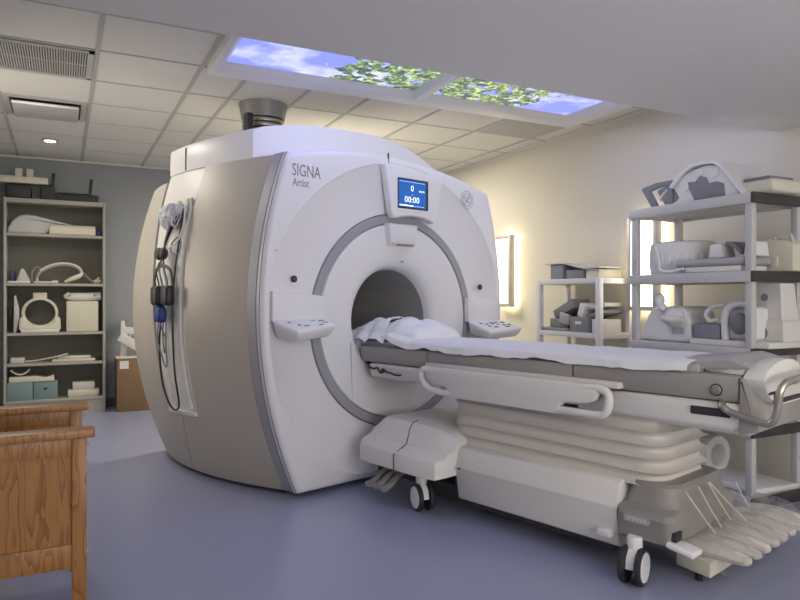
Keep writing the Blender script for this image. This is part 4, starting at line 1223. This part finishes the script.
# shelf 2: arch coil etc
z2 = SZ[3] + .001
solo(box(B(), (-.49, 7.95, z2), (-.44, 8.08, z2 + .135), .012), 'violet_pad', M['purple'], 'dark violet pad at the left end of the arched coil shelf', 'pad', (-.46, 8, z2))
pw = B(); prism(pw, [(-.43, z2), (-.385, z2 + .15), (-.36, z2 + .155), (-.30, z2 + .03), (-.30, z2)], 'y', 7.90, 8.04, .01)
solo(pw, 'grey_wedge', M['shelfg'], 'small grey wedge with white foot beside the violet pad', 'wedge', (-.36, 7.97, z2))
solo(tube(B(), [(-.285, 7.92, z2 + .012), (-.285, 7.92, z2 + .10), (-.265, 7.92, z2 + .15), (-.235, 7.92, z2 + .165), (-.205, 7.92, z2 + .155), (-.225, 7.92, z2 + .12), (-.245, 7.92, z2 + .06), (-.25, 7.92, z2 + .012)], .012, n=8), 'strap_loop', M['foam'], 'grey strap loop standing left of the arched coil', 'strap', (-.25, 7.92, z2))
t = thing('arch_coil', 'arched grey and white band shaped coil on the second bookcase shelf', 'medical coil', (-.03, 7.95, z2))
pts = [(-.235, z2 + .012), (-.24, z2 + .07), (-.21, z2 + .12), (-.14, z2 + .165), (-.05, z2 + .195), (.04, z2 + .20), (.11, z2 + .185), (.165, z2 + .15), (.185, z2 + .10)]
fin(tube(B(), [(x, 7.93, z) for x, z in pts], .020, n=10, flat=.8), 'band', M['shelfg'], t)
fin(tube(B(), [(x, 7.905, z + .012) for x, z in pts[2:]], .012, n=10), 'trim_band', M['cream'], t)
fin(tube(B(), [(.185, 7.91, z2 + .115), (.165, 7.90, z2 + .085), (.09, 7.89, z2 + .05), (.02, 7.885, z2 + .016)], lambda f: .012 + .013 * math.sin(PI * f), n=10), 'handle', M['cream'], t)
fin(tube(B(), [(.16, 7.95, z2 + .14), (.21, 7.95, z2 + .10), (.255, 7.95, z2 + .05), (.30, 7.94, z2 + .012)], .012, n=8), 'cable', M['foam'], t)
t = solo(box(B(), (-.50, 7.86, z2), (-.30, 7.895, z2 + .022), .006), 'white_strip', M['white2'], 'thin white strip at the front left of the arched coil shelf', 'strip', (-.4, 7.88, z2))
lp = B(); tube(lp, [(-.16 + .10 * math.cos(q * PI / 6), 7.878 + .018 * math.sin(q * PI / 6), z2 + .011) for q in range(12)], .010, n=8, closed=True, sub=4)
box(lp, (-.10, 7.87, z2), (-.04, 7.90, z2 + .03), .008)
solo(lp, 'cable_loop', M['cream'], 'cream looped cable with plug at the front of the arched coil shelf', 'cable', (-.16, 7.878, z2))
solo(ball(ball(B(), (.335, 7.92, z2 + .026), .028, (1.5, 1, .9)), (.345, 7.92, z2 + .055), .016), 'cable_plug', M['bellows'], 'small beige plug at the right end of the arched coil shelf', 'plug', (.335, 7.92, z2))
# shelf 3
z3 = SZ[2] + .001
sp = B(); prism(sp, [(-.45, z3), (-.445, z3 + .38), (-.432, z3 + .39), (-.40, z3 + .25), (-.395, z3 + .17), (-.425, z3)], 'y', 7.90, 8.08, .006)
solo(sp, 'side_plate', M['shelfg'], 'grey curved plate standing at the left of the round head coil', 'plate', (-.43, 8, z3))
solo(ball(B(), (-.478, 7.96, z3 + .20), .03, (.9, 1, 2.2)), 'dark_cushion', M['dark'], 'small dark cushion squeezed behind the grey curved plate', 'cushion', (-.478, 7.96, z3 + .1))
t = thing('ring_head_coil', 'cream ring shaped head coil on the third bookcase shelf', 'medical coil', (-.21, 7.95, z3))
rc = B()
cz = z3 + .205
loft(rc, [[(-.21 + r * math.cos(2 * PI * k / 44), Y, cz + r * .94 * math.sin(2 * PI * k / 44)) for k in range(44)] for r, Y in ((.140, 8.08), (.165, 8.08), (.170, 8.06), (.170, 7.90), (.164, 7.885), (.150, 7.880), (.142, 7.886), (.140, 7.90), (.140, 8.08))], cap=False)
fin(rc, 'ring', M['cream'], t)
bs = B(); prism(bs, [(-.40, z3 + .03), (-.395, z3 + .14), (-.375, z3 + .17), (-.35, z3 + .165), (-.34, z3 + .11), (-.28, z3 + .065), (-.14, z3 + .065), (-.08, z3 + .11), (-.07, z3 + .165), (-.045, z3 + .17), (-.02, z3 + .14), (-.015, z3 + .03)], 'y', 7.87, 8.08, .008)
fin(bs, 'cradle', M['cream'], t)
fin(box(B(), (-.385, 7.865, z3), (-.03, 8.09, z3 + .034), .008), 'base', M['white2'], t)
fin(box(B(), (-.275, 7.90, cz + .152), (-.145, 8.0, cz + .21), .006), 'top_handle', M['bellows'], t)
cbx = B(); box(cbx, (.035, 7.88, z3), (.345, 8.10, z3 + .325), .012, 3)
cbo = solo(cbx, 'cream_bag', M['cream'], 'square cream carton with faint print on the third bookcase shelf', 'box', (.19, 8, z3))
tx = B()
for k in range(9): box(tx, (.105 + k * .020, 7.8785, z3 + .155 + .004 * (k % 3)), (.118 + k * .020, 7.8795, z3 + .163 + .004 * (k % 2)))
fin(tx, 'print', M['shelfw'], cbo)
tu = B(); tube(tu, [(.03, 7.95, z3 + .405), (.06, 7.95, z3 + .375), (.13, 7.95, z3 + .372), (.25, 7.95, z3 + .372), (.37, 7.95, z3 + .378)], lambda f: .030 + .016 * math.sin(PI * min(1, f * 1.6 + .1) * .5), n=14)
tuo = solo(tu, 'white_bolster', M['white2'], 'white roll with teal dots lying on the cream carton', 'roll', (.2, 7.95, z3 + .326))
td = B()
for x in (.065, .305): cyl(td, (x, 7.908, z3 + .385), (x, 7.903, z3 + .386), .011, n=12)
fin(td, 'dot', M['tealdot'], tuo)
# shelf 4
z4 = SZ[1] + .001
for lo, hi, m, nm, lb_ in (((-.48, 7.90, z4), (-.35, 8.05, z4 + .055), 'shelfg', 'small_grey_pad', 'small grey pad at the left end of the fourth bookcase shelf'),
                           ((-.10, 7.88, z4), (.315, 8.06, z4 + .03), 'bellows', 'flat_board', 'long cream board on the fourth bookcase shelf'),
                           ((-.05, 7.90, z4 + .031), (.27, 8.06, z4 + .058), 'cream', 'cream_board', 'shorter cream board on top of the long cream board')):
    solo(box(B(), lo, hi, .008, 3), nm, M[m], lb_, 'pad', ((lo[0] + hi[0]) / 2, 7.97, lo[2]))
tb2 = B(); tube(tb2, [(-.34, 7.89, z4 + .02), (-.25, 7.885, z4 + .025), (-.11, 7.87, z4 + .05), (.05, 7.88, z4 + .085)], .013, n=8, flat=.6)
solo(tb2, 'beige_strap', M['bellows'], 'beige strap lying from the grey pad to the cream boards', 'strap', (-.1, 7.88, z4))
solo(ball(B(), (.345, 7.93, z4 + .028), .035, (1, 1, .8)), 'dark_plug', M['dark'], 'small dark plug at the right end of the fourth bookcase shelf', 'plug', (.345, 7.93, z4))
# shelf 5
z5 = SZ[0] + .001
t = solo(box(B(), (-.505, 7.86, z5), (-.275, 8.08, z5 + .185), .005), 'teal_box', M['teal'], 'plain teal box at the left on the bottom bookcase shelf', 'box', (-.39, 7.97, z5))
t = thing('teal_carton', 'teal box with finger hole next to the plain teal box', 'box', (-.16, 7.98, z5))
fin(box(B(), (-.270, 7.90, z5), (-.045, 8.10, z5 + .185), .005), 'body', M['teal'], t)
fin(box(B(), (-.175, 7.896, z5 + .095), (-.145, 7.903, z5 + .12), .002), 'finger_hole', M['gap'], t)
solo(prism(B(), [(-.49, z5 + .186), (-.49, z5 + .24), (-.25, z5 + .243), (-.15, z5 + .225), (-.08, z5 + .25), (-.075, z5 + .186)], 'y', 7.89, 8.06, .006), 'white_cradle', M['cream'], 'low cream cradle resting on the two teal boxes', 'cradle', (-.28, 7.97, z5 + .186))
solo(surf(B(), lambda u, v: (lerp(-.48, -.30, u), lerp(7.90, 8.02, v), z5 + .258 + .05 * (2 * u - 1) ** 2), 16, 4, .012), 'curved_shell', M['shelfw'], 'small curved pale shell on the cream cradle', 'shell', (-.39, 7.96, z5 + .245))
solo(box(box(B(), (.05, 7.89, z5 + .012), (.35, 8.08, z5 + .075), .006), (.06, 7.90, z5), (.34, 8.07, z5 + .012)), 'white_case', M['cream'], 'wide cream box at the right on the bottom bookcase shelf', 'box', (.2, 7.98, z5))
solo(box(B(), (.095, 7.90, z5 + .076), (.31, 8.06, z5 + .155), .006), 'cream_box', M['bellows'], 'smaller beige box on top of the wide cream box', 'box', (.2, 7.98, z5 + .076))

# ------------------------------------------------------------------ cardboard box and coil behind the scanner
cbt = thing('cardboard_box', 'tall brown cardboard box between the bookcase and the scanner', 'box', (.72, 7.9, 0))
fin(box(B(), (.52, 7.72, 0), (1.02, 8.12, .565), .004), 'carton', M['card'], cbt)
fin(box(B(), (.545, 7.716, .46), (.635, 7.7215, .545)), 'sticker', M['paper'], cbt)
t = thing('spine_coil', 'white forked plastic coil standing on the cardboard box', 'medical coil', (.66, 7.9, .566))
zc = .566
fin(prism(B(), [(.51, 7.74), (.92, 7.74), (.92, 8.05), (.51, 8.05)], 'z', zc, zc + .02, .006), 'base', M['white2'], t)
fk = B()
prism(fk, [(.56, zc + .02), (.565, zc + .40), (.60, zc + .41), (.61, zc + .34), (.70, zc + .33), (.72, zc + .38), (.75, zc + .38), (.77, zc + .02), (.71, zc + .02), (.70, zc + .26), (.67, zc + .26), (.67, zc + .16), (.655, zc + .16), (.655, zc + .26), (.63, zc + .26), (.62, zc + .02)], 'y', 7.84, 7.90, .006)
fin(fk, 'fork', M['white2'], t)
fin(box(B(), (.52, 7.76, zc + .10), (.86, 7.80, zc + .20), .008, rot=roty(32)), 'cross_arm', M['white2'], t)
fin(tube(B(), [(.70, 7.86, zc + .36), (.76, 7.87, zc + .48), (.79, 7.88, zc + .38), (.78, 7.88, zc + .15), (.74, 7.86, zc + .03)], .018, n=8), 'cable', M['dark'], t)
fin(box(B(), (.73, 7.84, zc + .48), (.86, 7.96, zc + .60), .01, rot=roty(-20)), 'upper_block', M['white'], t)

# ------------------------------------------------------------------ oak bench, left foreground
bn = thing('oak_bench', 'oak bench with framed panel ends standing by the left wall', 'bench', (-.17, 3.0, 0))
def bench_end(y):
    e_ = B()
    box(e_, (.030, y, 0), (.078, y + .048, .718), .003)
    p1 = fin(e_, 'post', M['oak'], bn)
    fin(box(B(), (-.50, y, 0), (-.452, y + .048, .718), .003), 'post', M['oak'], bn)
    fin(box(B(), (-.53, y - .02, .718), (.105, y + .07, .748), .006), 'arm_rail', M['oak'], bn)
    fin(box(B(), (-.452, y + .008, .655), (.030, y + .040, .718), .002), 'upper_rail', M['oak'], bn)
    fin(box(B(), (-.452, y + .008, .25), (.030, y + .040, .335), .002), 'lower_rail', M['oak'], bn)
    fin(box(B(), (-.452, y + .018, .33), (.030, y + .030, .66)), 'panel', M['oak'], bn)
    for z in (.69, .62, .30):
        fin(ball(B(), (.080, y + .024, z), .007), 'bolt', M['steel'], bn)
bench_end(2.66); bench_end(3.32)
fin(box(B(), (-.45, 2.708, .38), (.02, 3.32, .41), .004), 'seat', M['oak'], bn)
fin(box(B(), (.0, 2.708, .30), (.028, 3.32, .38), .003), 'seat_rail', M['oak'], bn)
fin(box(B(), (-.50, 2.708, .30), (-.47, 3.32, .40), .003), 'seat_rail', M['oak'], bn)

# ------------------------------------------------------------------ light
w = bpy.data.worlds.new('World'); scene.world = w; w.use_nodes = True
w.node_tree.nodes['Background'].inputs[0].default_value = (.5, .5, .55, 1)
w.node_tree.nodes['Background'].inputs[1].default_value = .3
def area(name, loc, rot, sx, sy, power, color):
    l = bpy.data.lights.new(name, 'AREA'); l.shape = 'RECTANGLE'; l.size = sx; l.size_y = sy; l.energy = power; l.color = color
    o = bpy.data.objects.new(name, l); COL.objects.link(o)
    o.location = loc; o.rotation_euler = rot
    return o
# includes unseen fill areas added behind the camera and under the tiled ceiling
area('front_fill', (1.7, YF + .05, 1.25), (math.radians(146), 0, 0), 3.2, 1.3, 205, (1.0, .97, .965))  # invented source at the front wall, tilted up as fill for the soffit
area('soffit_fill', (1.2, -.6, ZS - .02), (math.radians(10), 0, 0), 2.0, 1.0, 14, (1.0, .95, .88))  # added fill below the soffit behind the camera, without a fixture
area('sky_panel_lamp', (1.59, 3.55, 2.69), (0, 0, 0), 1.25, 1.3, 5, (.66, .66, 1.0))
area('sky_panel_lamp', (3.02, 3.55, 2.69), (0, 0, 0), 1.25, 1.3, 5, (.66, .66, 1.0))
area('ceiling_fill', (-.2, 5.39, ZC - .015), (0, 0, 0), .5, .5, 17, (1.0, .95, .87))  # unseen warm fill added for the scanner's left side
area('left_wall_lamp', (XL + .03, 5.0, 1.55), (0, math.radians(-90), 0), .7, .25, 6.5, (1.0, .91, .78))
area('rear_fill', (2.6, 6.4, ZC - .03), (0, 0, 0), 1.2, .6, 66, (1.0, .92, .76))  # unseen source added to brighten the right wall
l = bpy.data.lights.new('downlight_beam', 'SPOT'); l.energy = 18; l.spot_size = 1.9; l.spot_blend = .8; l.shadow_soft_size = .06; l.color = (1, .97, .9)
o = bpy.data.objects.new('downlight_beam', l); COL.objects.link(o); o.location = (-.107, 7.2, ZC - .03)

# ------------------------------------------------------------------ camera
cam = bpy.data.cameras.new('Camera')
cam.sensor_width = 36; cam.lens = 668 / 800 * 36; cam.clip_start = .05; cam.shift_y = -.0025
co = bpy.data.objects.new('Camera', cam); COL.objects.link(co)
co.location = (0, 0, 1.22); co.rotation_euler = (PI / 2, 0, RY)
scene.camera = co
vs = scene.view_settings
vs.view_transform = 'Standard'; vs.look = 'None'; vs.gamma = 1; vs.use_curve_mapping = False
vs.exposure = 0.0
